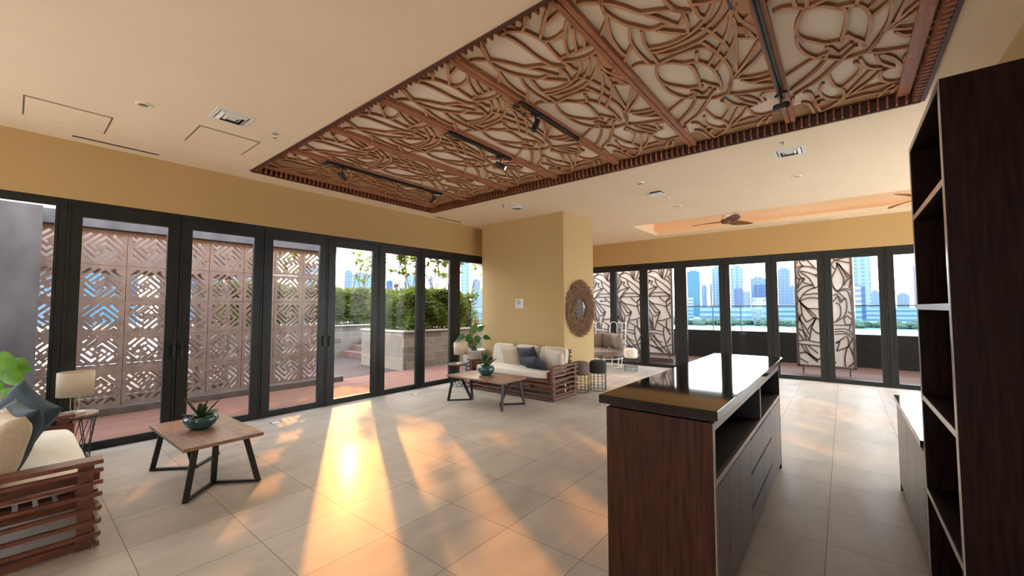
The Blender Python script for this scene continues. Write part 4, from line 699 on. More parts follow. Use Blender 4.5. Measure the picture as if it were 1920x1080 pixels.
# ------------------------------------------------------------------ city
def facade(name, wall, glass, sx, sz, fx=.55, fz=.5):
    k_ = (.25, .30, .34); wall = tuple(c * q for c, q in zip(wall, k_)); glass = tuple(c * q for c, q in zip(glass, k_))
    m = mat(name, wall, 0.6, 0, 0.2); N, L, b = nodes(m); t = N.new('ShaderNodeTexCoord'); sp_ = N.new('ShaderNodeSeparateXYZ'); L.new(t.outputs['Object'], sp_.inputs[0])
    def stripe(out, per, fr):
        a = N.new('ShaderNodeMath'); a.operation = 'DIVIDE'; a.inputs[1].default_value = per; L.new(out, a.inputs[0])
        f = N.new('ShaderNodeMath'); f.operation = 'FRACT'; L.new(a.outputs[0], f.inputs[0]); g = N.new('ShaderNodeMath'); g.operation = 'LESS_THAN'; g.inputs[1].default_value = fr; L.new(f.outputs[0], g.inputs[0]); return g.outputs[0]
    ad = N.new('ShaderNodeMath'); ad.operation = 'ADD'; L.new(sp_.outputs[0], ad.inputs[0]); L.new(sp_.outputs[1], ad.inputs[1])
    s1_ = stripe(ad.outputs[0], sx, fx); s2_ = stripe(sp_.outputs[2], sz, fz); mu = N.new('ShaderNodeMath'); mu.operation = 'MULTIPLY'; L.new(s1_, mu.inputs[0]); L.new(s2_, mu.inputs[1])
    mx = N.new('ShaderNodeMixRGB'); mx.inputs[1].default_value = (*wall, 1); mx.inputs[2].default_value = (*glass, 1); L.new(mu.outputs[0], mx.inputs[0]); L.new(mx.outputs[0], b.inputs['Base Color']); return m
F_ = [facade('blue_glass_facade', (.20, .42, .52), (.13, .33, .45), 3, 3.5, .8, .8), facade('grey_blue_facade', (.38, .46, .60), (.26, .34, .50), 4, 3.5), facade('pale_tower_facade', (.48, .58, .68), (.28, .40, .52), 6, 4, .5, .55),
      facade('deep_blue_facade', (.17, .25, .42), (.12, .19, .36), 5, 4, .7, .7), facade('white_facade', (.72, .72, .74), (.45, .5, .58), 8, 6, .35, .4), facade('striped_facade', (.68, .70, .74), (.28, .36, .46), 500, 4, .99, .45),
      facade('beige_facade', (.50, .46, .38), (.3, .3, .32), 4, 4, .4, .4), facade('mauve_tower_facade', (.50, .42, .52), (.40, .34, .46), 5, 4)]
CT = [(596.7, 168.5, 600.9, 152.8, 51.8, 0), (678.8, 170.8, 680.7, 163.1, 35.2, 1), (623.9, 142.6, 626.4, 131.1, 57.5, 2), (623.3, 145.5, 623.9, 142.8, 34.4, 1), (589.3, 112.6, 591.8, 98.9, 53.6, 2), (472.0, 87.3, 473.4, 79.3, 21.0, 3), (473.4, 79.3, 474.4, 72.8, 18.1, 1), (553.6, 84.5, 555.8, 68.6, 35.7, 1), (534.3, 78.6, 535.9, 66.3, 27.1, 3), (415.3, 62.6, 416.8, 51.9, 10.2, 4), (348.7, 89.3, 352.2, 74.5, 2.7, 5), (353.4, 68.7, 355.9, 53.9, 1.3, 5), (326.4, 48.8, 327.1, 43.8, 0.2, 6), (596.8, 61.7, 598.0, 49.0, 48.2, 1), (637.8, 52.9, 638.2, 47.8, 28.6, 2), (416.9, 50.9, 419.1, 28.2, 3.5, 5), (559.9, -9.7, 559.5, -23.2, 56.2, 2), (399.9, -7.1, 399.9, -10.7, 18.3, 5), (399.9, -10.7, 399.8, -13.1, 17.4, 3), (799.4, -31.9, 798.9, -41.8, 24.1, 1), (817.7, -61.2, 816.6, -74.6, 19.9, 1), (637.0, -62.0, 635.9, -72.0, 48.2, 7), (500.2, 142.0, 502.1, 135.4, 13.2, 5), (499.8, -15.0, 496.8, -56.5, 1.0, 5), (266.9, 492.3, 275.3, 487.7, 48.7, 1), (295.0, 522.5, 318.3, 508.6, 48.9, 2), (388.2, 582.5, 397.2, 576.4, 46.3, 3), (406.4, 569.9, 412.7, 565.4, 35.1, 1), (365.3, 500.9, 379.5, 490.3, 49.6, 2), (444.2, 541.0, 449.0, 537.0, 53.6, 1), (468.5, 520.1, 472.5, 516.5, 63.0, 2), (331.6, 347.0, 338.8, 340.0, 57.1, 2), (369.0, 366.4, 378.4, 356.7, 24.3, 2), (426.8, 421.7, 435.0, 413.3, 42.0, 1), (196.6, 459.7, 215.7, 451.1, 47.6, 2), (86.3, 492.5, 133.8, 481.8, 39.6, 0), (165.5, 576.7, 191.7, 568.6, 53.2, 2), (34.1, 478.8, 68.9, 475.0, 37.0, 0), (-6.7, 500.0, 20.4, 499.6, 43.5, 1)]
cn = ['teal glass', 'blue-grey', 'pale gridded', 'deep blue glass', 'white', 'white banded', 'beige', 'mauve']
where = ['in the first clear pane of the far doors, beside its left stile', 'small between two towers in the first clear pane', 'at the right of the first clear pane of the far doors', 'low wing left of the pale tower in the first clear pane', 'tall at the left of the second clear pane', 'with sloping roof in the second clear pane', 'low wing under the sloping roof in the second clear pane', 'broad at the right of the second clear pane', 'front panel block at the right of the second clear pane', 'low and roofed at the right of the second clear pane', 'low behind the railing in the first clear pane', 'low behind the railing in the second clear pane', 'small low block by the trees in the second clear pane', 'tall left of the freestanding leaf screen', 'narrow just left of the freestanding leaf screen', 'low behind the railing left of the freestanding leaf screen', 'tallest, right of the freestanding leaf screen', 'with horizontal bands right of the freestanding leaf screen', 'narrow next to the banded block right of the leaf screen', 'distant row at the right edge of the seventh pane', 'distant row in the last pane before the tall cabinet', 'slim at the very edge of the tall cabinet', 'low stepped wing at the foot of the teal tower', 'low and wide at the far right behind the railing',
  'in the fourth left door behind the tree, left half', 'in the fourth left door behind the tree, right half', 'at the left edge of the fifth left door', 'low step in the fifth left door', 'behind the thin tree in the fifth left door', 'small in the sixth left door', 'sliver at the right edge of the sixth left door', 'tall with curved top in the last left pane', 'lower in front in the last left pane beside the column', 'behind, in the last left pane beside the column', 'seen through the fret openings of the third left door', 'seen through the fret openings of the second left door', 'seen through the fret openings between second and third left doors', 'seen through the fret openings of the first left door', 'seen past the concrete pillar at the far left']
for i, (xa, ya, xb, yb, zt, s_) in enumerate(CT):
    a = Vector((xa, ya, 0)); b = Vector((xb, yb, 0)); d = b - a; w = d.length; out = Vector((a.x + b.x, a.y + b.y, 0)).normalized(); ang = math.atan2(d.y, d.x); dep = max(min(w * .9, 16), 6)
    t = thing('city_building', cn[s_] + ' building ' + where[i], 'building', (a.x, a.y, -11), ang)
    sgn = 1 if Vector((-math.sin(ang), math.cos(ang), 0)).dot(out) > 0 else -1
    h = zt + 11; m_ = MB(); 
    if s_ == 3 and i == 5: m_.box(0, 0, 0, w, sgn * dep, h)
    else: m_.box(0, 0, 0, w, sgn * dep, h)
    m_.build('block', F_[s_], t)
    if h > 30: MB().box(w * .2, sgn * dep * .2, h, w * .8, sgn * dep * .8, h + 2).box(w * .3, sgn * dep * .4, h + 2, w * .4, sgn * dep * .5, h + 4).build('roof_plant', F_[1], t)
gm = noisy('park_ground', (.07, .10, .07), (.10, .13, .09), .02, .9)
struct(MB().box(310, -700, -13, 1500, 1500, -11).box(-900, 330, -13, 310, 1500, -11).build('city_ground', gm))
wm = mat('lake_water', (.42, .48, .50), .3); struct(MB().box(18, -700, -13, 310, 330, -11.3).box(-900, 30, -13, 18, 330, -11.3).build('lake', wm))
R_ = random.Random(9); tm = noisy('distant_foliage', (.055, .075, .055), (.085, .11, .08), .2, .95, spec=.05)
XY_ = []; tb_ = MB()
bm = bmesh.new(); bmesh.ops.create_icosphere(bm, subdivisions=3, radius=1); IV = [v_.co.copy() for v_ in bm.verts]; IF = [tuple(v_.index for v_ in f_.verts) for f_ in bm.faces]; bm.free()
for k in range(220):
    d = R_.uniform(325, 345); a = math.radians(R_.uniform(-6, 24)) if k < 150 else math.radians(R_.uniform(38, 60)); x, y = d * math.cos(a), d * math.sin(a); r_ = R_.uniform(6, 9)
    if any(math.hypot(x - p[0], y - p[1]) < (r_ + p[2]) * .62 for p in XY_): continue
    XY_.append((x, y, r_)); V_ = []
    for q in IV:
        n_ = .75 + .2 * math.sin(q.x * 5 + k) * math.cos(q.y * 6 + k) + .12 * math.sin(q.z * 9 + q.x * 7); V_.append((x + q.x * r_ * 1.5 * n_, y + q.y * r_ * n_, -11.5 + q.z * r_ * .55 * n_ + r_ * .25))
    tb_.add(V_, IF)
tag(tb_.build('shore_trees', tm, smooth=True, fix=False), 'hazy belt of green trees on the far shore below the city skyline', 'trees', None, 'stuff')
# ------------------------------------------------------------------ kitchen island
IX0, IX1, IY0, IY1 = 2.25, 4.95, .53, 1.11
t = thing('kitchen_island', 'dark walnut kitchen island cabinet under the black stone worktop', 'kitchen island', (IX0, IY0, 0))
W_, D_ = IX1 - IX0, IY1 - IY0
MB().box(0, 0, 0, .03, D_, 1.03).build('end_panel', M['cabside'], t, bevel=.002); MB().box(W_ - .03, 0, 0, W_, D_, 1.03).build('end_panel', M['cabside'], t, bevel=.002)
MB().box(.03, D_ - .03, 0, W_ - .03, D_, 1.03).build('rear_panel', M['cabside'], t)
b = MB(); b.box(.03, .02, .06, W_ - .03, D_ - .03, .70); b.box(.03, .06, 0, W_ - .03, D_ - .03, .06); b.box(.03, .33, .74, W_ - .03, .36, 1.0); b.build('carcass', M['cabdark'], t)
MB().box(.03, .02, .70, W_ - .03, D_ - .03, .735).build('shelf', M['cabdark'], t); MB().box(.03, 0, .70, W_ - .03, .02, .735).build('shelf_edge', M['edge'], t); MB().box(.03, .02, .985, W_ - .03, D_ - .03, 1.03).build('top_panel', M['cabdark'], t); MB().box(.03, 0, .985, W_ - .03, .02, 1.03).build('top_rail', M['edge'], t)
MB().box(1.49, .004, .735, 1.515, .33, .985).build('divider', M['cabdark'], t); MB().box(1.49, 0, .735, 1.515, .004, .985).build('divider_edge', M['edge'], t)
for xx in (.03, W_ - .034): MB().box(xx, .004, .735, xx + .004, .33, .985).build('niche_side', M['cabdark'], t)
MB().box(0, -.004, 0, .03, 0, 1.03).build('edge_band', M['edge'], t)
xs = [.035, .33, .63, 1.03, 1.56, 2.05, 2.31, 2.665]
for i in range(len(xs) - 1):
    a, b_ = xs[i] + .002, xs[i + 1] - .002
    if i in (3, 4):
        for z0, z1 in ((.065, .225), (.24, .455), (.47, .69)):
            d = MB().box(a, 0, z0, b_, .018, z1).build('drawer_front', M['cabfront'], t, bevel=.0015)
            MB().box(a + .01, -.001, z1 - .004, b_ - .01, .004, z1 + .012).build('finger_groove', M['cabdark'], d)
    else: MB().box(a, 0, .065, b_, .018, .69).build('door', M['cabfront'], t, bevel=.0015)
tag(MB().box(2.223, .50, 1.052, 5.03, 1.145, 1.10).build('island_worktop', M['stone'], bevel=.003), 'glossy black stone worktop lying on the kitchen island', 'worktop')
tag(MB().box(2.29, .56, 1.03, 4.90, 1.08, 1.052).build('worktop_spacer', M['cabdark']), 'recessed dark spacer between island cabinet and black worktop', 'spacer')
# right counter
CXa, CXb = 3.405, 5.0
t = thing('base_cabinet', 'low run of kitchen base cabinets at the right behind the tall shelf', 'cabinet', (CXa, -.36, 0))
MB().box(0, -.60, .07, CXb - CXa, 0, .765).build('carcass', M['cabdark'], t); MB().box(0, -.60, 0, CXb - CXa - .0, -.05, .07).build('plinth', M['cabdark'], t); MB().box(CXb - CXa, -.60, 0, CXb - CXa + .02, .018, .765).build('end_panel', M['cabside'], t)
bx = [0, .085, .455, .97, 1.26, 1.59]
for i in range(5):
    a, b_ = bx[i] + .002, bx[i + 1] - .002
    if i == 0:
        for z0, z1 in ((.075, .34), (.355, .52), (.535, .755)):
            d = MB().box(a, 0, z0, b_, .018, z1).build('drawer_front', M['cabfront'], t); MB().box(a, .001, z1, b_, .012, z1 + .012).build('finger_groove', M['cabdark'], d)
    else: MB().box(a, 0, .075, b_, .018, .755).build('door', M['cabfront'], t, bevel=.0015)
t = thing('kitchen_worktop', 'black stone worktop with inset hob on the right base cabinets', 'worktop', (0, 0, 0))
MB().box(CXa, -.985, .79, CXb + .03, -.325, .83).build('slab', M['rightstone'], t, bevel=.002); MB().box(CXa, -.96, .765, CXb, -.35, .79).build('underside', M['cabdark'], t)
t = thing('sink', 'dark inset sink with pale rim in the right worktop', 'sink', (4.55, -.67, .83))
MB().box(-.28, -.20, 0, .28, .20, .004).build('rim', M['chrome'], t, bevel=.001); MB().box(-.25, -.17, .001, .25, .17, .006).build('basin', M['cabdark'], t)
# tall shelf cabinet
SX0, SX1, SY0, SY1 = 2.42, 3.40, -.99, -.34
t = thing('tall_shelf_cabinet', 'tall dark walnut open shelf cabinet filling the right edge', 'cabinet', (SX0, SY1, 0))
w, d = SX1 - SX0, SY1 - SY0
MB().box(0, -d, 0, .03, -.002, 2.57).build('side_panel', M['darkwood'], t); MB().box(w - .03, -d, 0, w, -.002, 2.57).build('side_panel', M['darkwood'], t)
MB().box(.03, -d, 0, w - .03, -d + .02, 2.57).build('back_panel', M['darkwood'], t); MB().box(.03, -d + .02, 2.54, w - .03, -.002, 2.57).build('top_panel', M['darkwood'], t)
for z in (2.125, 1.60, 1.08, .55, .06):
    s_ = MB().box(.03, -d + .02, z, w - .03, -.004, z + .03).build('shelf', M['darkwood'], t); MB().box(.03, -.004, z, w - .03, 0, z + .03).build('edge_strip', M['edge'], s_)
MB().box(0, -.002, 0, .03, .001, 2.57).box(w - .03, -.002, 0, w, .001, 2.57).box(.03, -.002, 2.54, w - .03, .001, 2.57).build('edge_band', M['edge'], t)

# ------------------------------------------------------------------ soft shapes
def cushion_mesh(w, d, h, n=14, puff=.5, seed=0, e=5.0, wr=.004):
    """box cushion with rounded edges: superellipsoid-like, slightly domed and wrinkled"""
    bm = bmesh.new(); bmesh.ops.create_cube(bm, size=2); bmesh.ops.subdivide_edges(bm, edges=bm.edges, cuts=n, use_grid_fill=True)
    for v in bm.verts:
        x, y, z = v.co; L_ = (abs(x) ** e + abs(y) ** e + abs(z) ** e) ** (1 / e); q = Vector((x, y, z)) / L_
        dome = 1 + puff * .25 * (1 - q.x ** 2) * (1 - q.y ** 2)
        wv = wr * (math.sin(q.x * 17 + q.y * 9 + seed) + math.sin(q.y * 21 - q.x * 6 + seed * 2)) * (1 if z > 0 else 0)
        v.co = Vector((q.x * w / 2, q.y * d / 2, q.z * h / 2 * (dome if q.z > 0 else 1) + wv))
    me = bpy.data.meshes.new('cushion'); bm.to_mesh(me); bm.free()
    for p in me.polygons: p.use_smooth = True
    return me
def pillow_mesh(w, h, th, seed=0, n=22):
    """square scatter cushion in the XZ plane, thickness along Y"""
    mb = MB(); R_ = random.Random(seed); ph = [R_.uniform(0, 6) for _ in range(6)]
    def P(i, j, s):
        u, v = -1 + 2 * i / n, -1 + 2 * j / n
        k = 1 - .07 * (1 - u * u) * abs(v) ** 3; kx = 1 - .07 * (1 - v * v) * abs(u) ** 3
        t_ = max(0, (1 - u ** 4) * (1 - v ** 4)) ** .55
        t_ *= 1 + .08 * math.sin(3 * u + ph[0]) * math.cos(3 * v + ph[1])
        wr = .010 * math.sin(9 * u * v + ph[2]) * (1 - t_)
        return (u * w / 2 * kx, s * (th / 2 * t_ + .0015) + wr * (t_ > 0), v * h / 2 * k - .012 * (1 - u * u) * (v > 0) * v)
    v = []; f = []
    for s in (-1, 1):
        for i in range(n + 1):
            for j in range(n + 1): v.append(P(i, j, s))
    N_ = (n + 1) ** 2
    for i in range(n):
        for j in range(n):
            a = i * (n + 1) + j; f.append((a, a + n + 1, a + n + 2, a + 1)); a += N_; f.append((a, a + 1, a + n + 2, a + n + 1))
    for i in range(n):
        for a, b_ in ((i, i + 1), ((i + 1) * (n + 1) - 1 if False else i, i + 1)): pass
        a, b_ = i * (n + 1), (i + 1) * (n + 1); f.append((a, a + N_, b_ + N_, b_)); a, b_ = i * (n + 1) + n, (i + 1) * (n + 1) + n; f.append((a, b_, b_ + N_, a + N_))
        a, b_ = i, i + 1; f.append((a, b_, b_ + N_, a + N_)); a, b_ = n * (n + 1) + i, n * (n + 1) + i + 1; f.append((a, a + N_, b_ + N_, b_))
    mb.add(v, f); return mb
def pillow(loc, rot, w, h, th, m, label, seed=0, group=None):
    o = pillow_mesh(w, h, th, seed).build('scatter_cushion', m, smooth=True); o.location = loc; o.rotation_euler = rot
    # order of turning: lean first, then face the right way
    o.rotation_mode = 'XYZ'; tag(o, label, 'cushion', group); return o
def meshobj(name, me, m, parent, loc=(0, 0, 0), rot=(0, 0, 0)):
    o = bpy.data.objects.new(name, me); COL.objects.link(o); me.materials.append(m); o.parent = parent; o.location = loc; o.rotation_euler = rot; return o
SZ = [.085, .17, .255, .345, .425, .505]
def sofa(loc, rz, W_, label):
    D_ = .86; t = thing('slatted_sofa', label, 'sofa', loc, rz, None)
    for side in (0, 1):
        x0 = 0 if side == 0 else W_ - .13; fr = MB()
        arm = bpy.data.objects.new('arm', None); COL.objects.link(arm); arm.parent = t; arm.location = (x0, 0, 0)
        MB().box(-.005, -.01, .560, .135, D_ - .02, .588).build('arm_top', M['teak'], arm, bevel=.004)
        for y in (.03, D_ - .10): MB().box(.028, y, 0, .102, y + .075, .56).build('post', M['teak'], arm, bevel=.003)
        s_ = MB()
        for z in SZ:
            o_ = 0 if side == 0 else .102; s_.box(o_, -.012, z, o_ + .028, D_, z + .025)
        s_.build('slats', M['teak'], arm, bevel=.002); i_ = .102 if side == 0 else 0; MB().box(i_, -.006, .40, i_ + .028, D_ - .02, .50).box(i_, -.012, .31, i_ + .028, D_ - .02, .335).build('inner_board', M['teak'], arm, bevel=.002)
        MB().box(.03, .10, .012, .10, D_ - .1, .06).build('bottom_rail', M['teak'], arm, bevel=.002)
    b = MB()
    for z in (.02, .085, .17, .255): b.box(-.02, -.005, z, W_ + .02, .022, z + .030)
    b.build('front_slats', M['teak'], t, bevel=.002)
    MB().box(.10, 0, .315, W_ - .10, .03, .365).build('front_rail', M['teak'], t, bevel=.003)
    MB().box(W_ / 2 - .03, .022, 0, W_ / 2 + .03, .09, .32).build('centre_post', M['teak'], t, bevel=.003)
    b = MB()
    for k in range(9): y = .04 + k * .085; b.box(.13, y, .325, W_ - .13, y + .06, .35)
    b.box(.13, .03, .26, .16, D_ - .03, .325); b.box(W_ - .16, .03, .26, W_ - .13, D_ - .03, .325); b.build('seat_base', M['teak'], t)
    b = MB()
    for z in (.085, .17, .255, .345, .425, .505, .60, .68, .76): b.box(.0 if z < .55 else .14, D_ - .03, z, W_ if z < .55 else W_ - .14, D_ - .005, z + .030)
    for x in (.16, W_ / 2 - .03, W_ - .22): b.box(x, D_ - .075, 0, x + .06, D_ - .03, .80)
    b.box(.14, D_ - .08, .80, W_ - .14, D_ - .0, .825); b.build('backrest_frame', M['teak'], t, bevel=.002)
    meshobj('seat_cushion', cushion_mesh(W_ - .27, D_ - .10, .135, 16, .5, 1, 7, .003), M['cream'], t, (W_ / 2, (D_ - .10) / 2 + .02, .422))
    cw = (W_ - .27) / 3
    for k in range(3):
        meshobj('back_cushion', cushion_mesh(cw - .01, .42, .16, 12, .5, 3 + k, 6, .003), M['palelinen'], t, (.135 + cw * (k + .5), D_ - .18, .665), (math.radians(78), 0, 0))
    return t
sofa((5.88, 5.95, 0), -PI / 2, 2.07, 'slatted red timber sofa with cream cushions in front of the column')
sofa((.43, 3.97, 0), PI / 2, 2.03, 'slatted red timber sofa with cream cushions at the left edge')
r = math.radians
pillow((6.36, 5.20, .665), (r(-18), 0, r(90)), .46, .42, .15, M['beige'], 'beige square cushion at the left of the far sofa', 1)
pillow((6.33, 4.73, .665), (r(-20), r(7), r(84)), .45, .43, .15, M['navy'], 'dark slate blue square cushion standing in the middle of the far sofa', 2)
pillow((6.14, 4.48, .585), (r(-50), r(6), r(72)), .56, .36, .16, M['navy'], 'dark slate blue oblong cushion lying tilted on the far sofa seat', 3)
pillow((6.34, 4.14, .670), (r(-18), r(-8), r(80)), .43, .42, .15, M['palelinen'], 'pale linen square cushion at the right of the far sofa', 4)
pillow((-.02, 4.36, .70), (r(-16), 0, r(-80)), .48, .46, .20, M['beige'], 'round-edged beige cushion nearest the camera on the left sofa', 5)
pillow((.03, 4.54, .705), (r(-16), r(2), r(-79)), .54, .49, .17, M['teal_f'], 'slate blue cushion just behind the beige one on the left sofa', 6)
pillow((.07, 5.17, .715), (r(-20), r(26), r(-62)), .50, .50, .15, M['teal_f'], 'dark slate blue cushion standing on its corner on the left sofa', 7)
pillow((-.14, 5.58, .72), (r(-14), 0, r(-80)), .50, .46, .15, M['palelinen'], 'cream cushion farthest back on the left sofa, near the plant', 8)

# ------------------------------------------------------------------ coffee tables
def coffee_table(loc, rz, w, l, label, top=.45):
    """w along x, l along y; origin at the centre"""
    t = thing('coffee_table', label, 'table', loc, rz, None)
    MB().box(-w / 2, -l / 2, top - .03, w / 2, l / 2, top).build('tabletop', M['tabletop'], t, bevel=.002)
    for s in (-1, 1):
        A = Vector((-w / 2 + .03, s * (l / 2 - .02), .012)); B = Vector((w / 2 - .03, s * (l / 2 - .02), .012)); C = Vector((0, s * (l / 2 - .30), .012))
        At = Vector((-w / 2 + .10, s * (l / 2 - .06), top - .03)); Bt = Vector((w / 2 - .13, s * (l / 2 - .06), top - .03)); Ct = Vector((-.06, s * (l / 2 - .06), top - .03)); 
        for p, q in ((A, At), (B, Bt), (C, Ct)): MB().bar(p - Vector((0, 0, .012)), q, .045, .022, (0, 1, 0)).build('leg', M['black'], t, bevel=.001)
        MB().bar(A, C, .03, .022).build('foot_rail', M['black'], t, bevel=.001); MB().bar(C, B, .03, .022).build('foot_rail', M['black'], t, bevel=.001)
    return t
coffee_table((1.235, 4.86, 0), .02, .61, 1.16, 'walnut coffee table on black angled legs by the left sofa')
coffee_table((5.185, 4.80, 0), .02, .66, 1.25, 'walnut coffee table on black angled legs in front of the far sofa')
# bowls with plants
def bowl(loc, r_, h, label, tall=False):
    t = thing('planter_bowl', label, 'plant pot', loc, 0, None)
    if not tall: pr = [(0, 0), (r_ * .45, 0), (r_ * .80, h * .25), (r_, h * .62), (r_ * .97, h * .86), (r_ * .90, h), (r_ * .85, h), (r_ * .9, h * .84), (r_ * .85, h * .78), (0, h * .78)]
    else: pr = [(0, 0), (r_ * .5, 0), (r_ * .85, h * .22), (r_, h * .55), (r_ * .95, h * .82), (r_ * .82, h), (r_ * .76, h), (r_ * .8, h * .84), (r_ * .75, h * .80), (0, h * .80)]
    MB().lathe(pr, 40).build('bowl', M['teal'], t, smooth=True); MB().lathe([(0, h * .80), (r_ * .80, h * .80), (r_ * .5, h * .86), (0, h * .87)], 20).build('soil', M['soil'], t); return t
def blade(mb, base, d, L_, w, curl, up=Vector((0, 0, 1)), fold=.25):
    n = 7; v = []; f = []; d = Vector(d).normalized(); side = d.cross(up).normalized() if abs(d.dot(up)) < .99 else Vector((1, 0, 0)); p = Vector(base)
    for i in range(n + 1):
        s = i / n; ww = w * (math.sin(PI * min(.18 + s * .82, 1)) ** .8); nr = side.cross(d).normalized()
        v += [p - side * ww / 2 + nr * ww * fold, p - nr * .003, p + side * ww / 2 + nr * ww * fold, p + nr * .0015]
        d = (d - Vector((0, 0, curl / n)) + Vector((d.x, d.y, 0)) * abs(curl) / n * .6).normalized(); p = p + d * L_ / n
    for i in range(n):
        b = i * 4; f += [(b, b + 1, b + 5, b + 4), (b + 1, b + 2, b + 6, b + 5), (b, b + 4, b + 7, b + 3), (b + 3, b + 7, b + 6, b + 2)]
    mb.add(v, f)
def spiky(loc, label, m, spec, seed):
    R_ = random.Random(seed); t = thing('potted_succulent', label, 'plant', loc, 0, None)
    for (az, el, L_, w, curl) in spec:
        mb = MB(); d = (math.cos(az) * math.cos(el), math.sin(az) * math.cos(el), math.sin(el)); blade(mb, (d[0] * .015, d[1] * .015, -.012), d, L_, w, curl); mb.build('leaf', m, t, smooth=False, fix=False)
bowl((1.21, 4.90, .45), .142, .125, 'wide teal glazed bowl on the near coffee table')
R_ = random.Random(4); spec = [(R_.uniform(0, 6.3), R_.uniform(.9, 1.4), R_.uniform(.13, .19), .055, .1) for _ in range(7)] + [(k * .9 + .3, R_.uniform(.25, .55), R_.uniform(.12, .17), .05, .15) for k in range(7)] + [(2.35, .80, .24, .03, -.5), (2.6, 1.0, .19, .03, -.3), (-.8, .75, .26, .028, -.5)]
spiky((1.21, 4.90, .45 + .115), 'dark spiky succulent growing in the bowl on the near coffee table', M['leaf_dark'], spec, 4)
bowl((5.26, 4.86, .45), .145, .165, 'round teal glazed bowl on the far coffee table', True)
spec = [(R_.uniform(0, 6.3), R_.uniform(1.15, 1.5), R_.uniform(.20, .33), .06, .02) for _ in range(12)] + [(-1.1, .75, .26, .055, .05), (-.7, .9, .25, .05, .05), (2.3, 1.0, .24, .05, .05)]
spiky((5.26, 4.86, .45 + .145), 'upright green snake plant growing in the bowl on the far coffee table', M['leaf_snake'], spec, 6)
# wire side tables and lamps
def wire_table(loc, label, h=.50, r_=.205):
    t = thing('wire_side_table', label, 'side table', loc, 0, None)
    MB().lathe([(0, h - .022), (r_, h - .022), (r_, h), (0, h)], 40).build('tabletop', M['tabletop'], t, bevel=.002)
    m_ = MB(); m_.ring((0, 0, .006), r_ * .72, .005); m_.ring((0, 0, h - .028), r_ * .92, .005); n = 10
    for k in range(n):
        a = 2 * PI * k / n
        for s in (-1, 1): b_ = a + s * 2 * PI / n * 1.0; m_.bar((r_ * .92 * math.cos(a), r_ * .92 * math.sin(a), h - .028), (r_ * .72 * math.cos(b_), r_ * .72 * math.sin(b_), .006), .006)
    m_.build('wire_base', M['black'], t)
def table_lamp(loc, rz, label):
    t = thing('table_lamp', label, 'lamp', loc, rz, None)
    MB().lathe([(0, 0), (.085, 0), (.085, .015), (.08, .018), (0, .018)], 36).build('base', M['marble'], t, smooth=False)
    m_ = MB()
    for s in (-1, 1): m_.tube(smoothpts([(0, 0, .018), (s * .018, 0, .026), (s * .034, 0, .05), (s * .036, 0, .12), (s * .036, 0, .29)], 5), .0045, 8)
    m_.build('stem', M['brass'], t, smooth=True)
    MB().lathe([(.142, .155), (.142, .395), (.139, .395), (.139, .155), (.142, .155)][:-1] + [(.142, .155)], 48).build('lamp_shade', M['shade'], t, smooth=False, fix=False)
    m_ = MB(); 
    for k in range(3): a = k * 2 * PI / 3; m_.bar((.036 * math.cos(a), .036 * math.sin(a), .430), (.14 * math.cos(a), .14 * math.sin(a), .430), .003)
    m_.bar((0, 0, .2), (0, 0, .430), .006); m_.bar((-.036, 0, .29), (.036, 0, .29), .005); m_.build('shade_fitting', M['brass'], t)
def lathe_open(mb, prof, n=48):
    v = []; f = []; m = len(prof)
    for r_, z in prof:
        for k in range(n): v.append((r_ * math.cos(2 * PI * k / n), r_ * math.sin(2 * PI * k / n), z))
    for i in range(m):
        for k in range(n): f.append((i * n + k, i * n + (k + 1) % n, ((i + 1) % m) * n + (k + 1) % n, ((i + 1) % m) * n + k))
    return mb.add(v, f)
wire_table((.45, 6.40, 0), 'round walnut wire side table beside the left sofa'); wire_table((5.95, 6.29, 0), 'round walnut wire side table beside the far sofa', .46)
for loc, rz, lb in (((.47, 6.42, .50), .35, 'table lamp with linen drum shade beside the left sofa'), ((5.97, 6.24, .46), .35, 'table lamp with linen drum shade beside the far sofa')):
    table_lamp(loc, rz, lb)
for o in list(COL.objects):
    if o.name.startswith('lamp_shade'):
        m_ = lathe_open(MB(), [(.144, .19), (.144, .44), (.141, .44), (.141, .19)]); me = bpy.data.meshes.new('lamp_shade'); me.from_pydata(m_.v, [], m_.f); me.materials.append(M['shade'])
        for p in me.polygons: p.use_smooth = True
        o.data = me
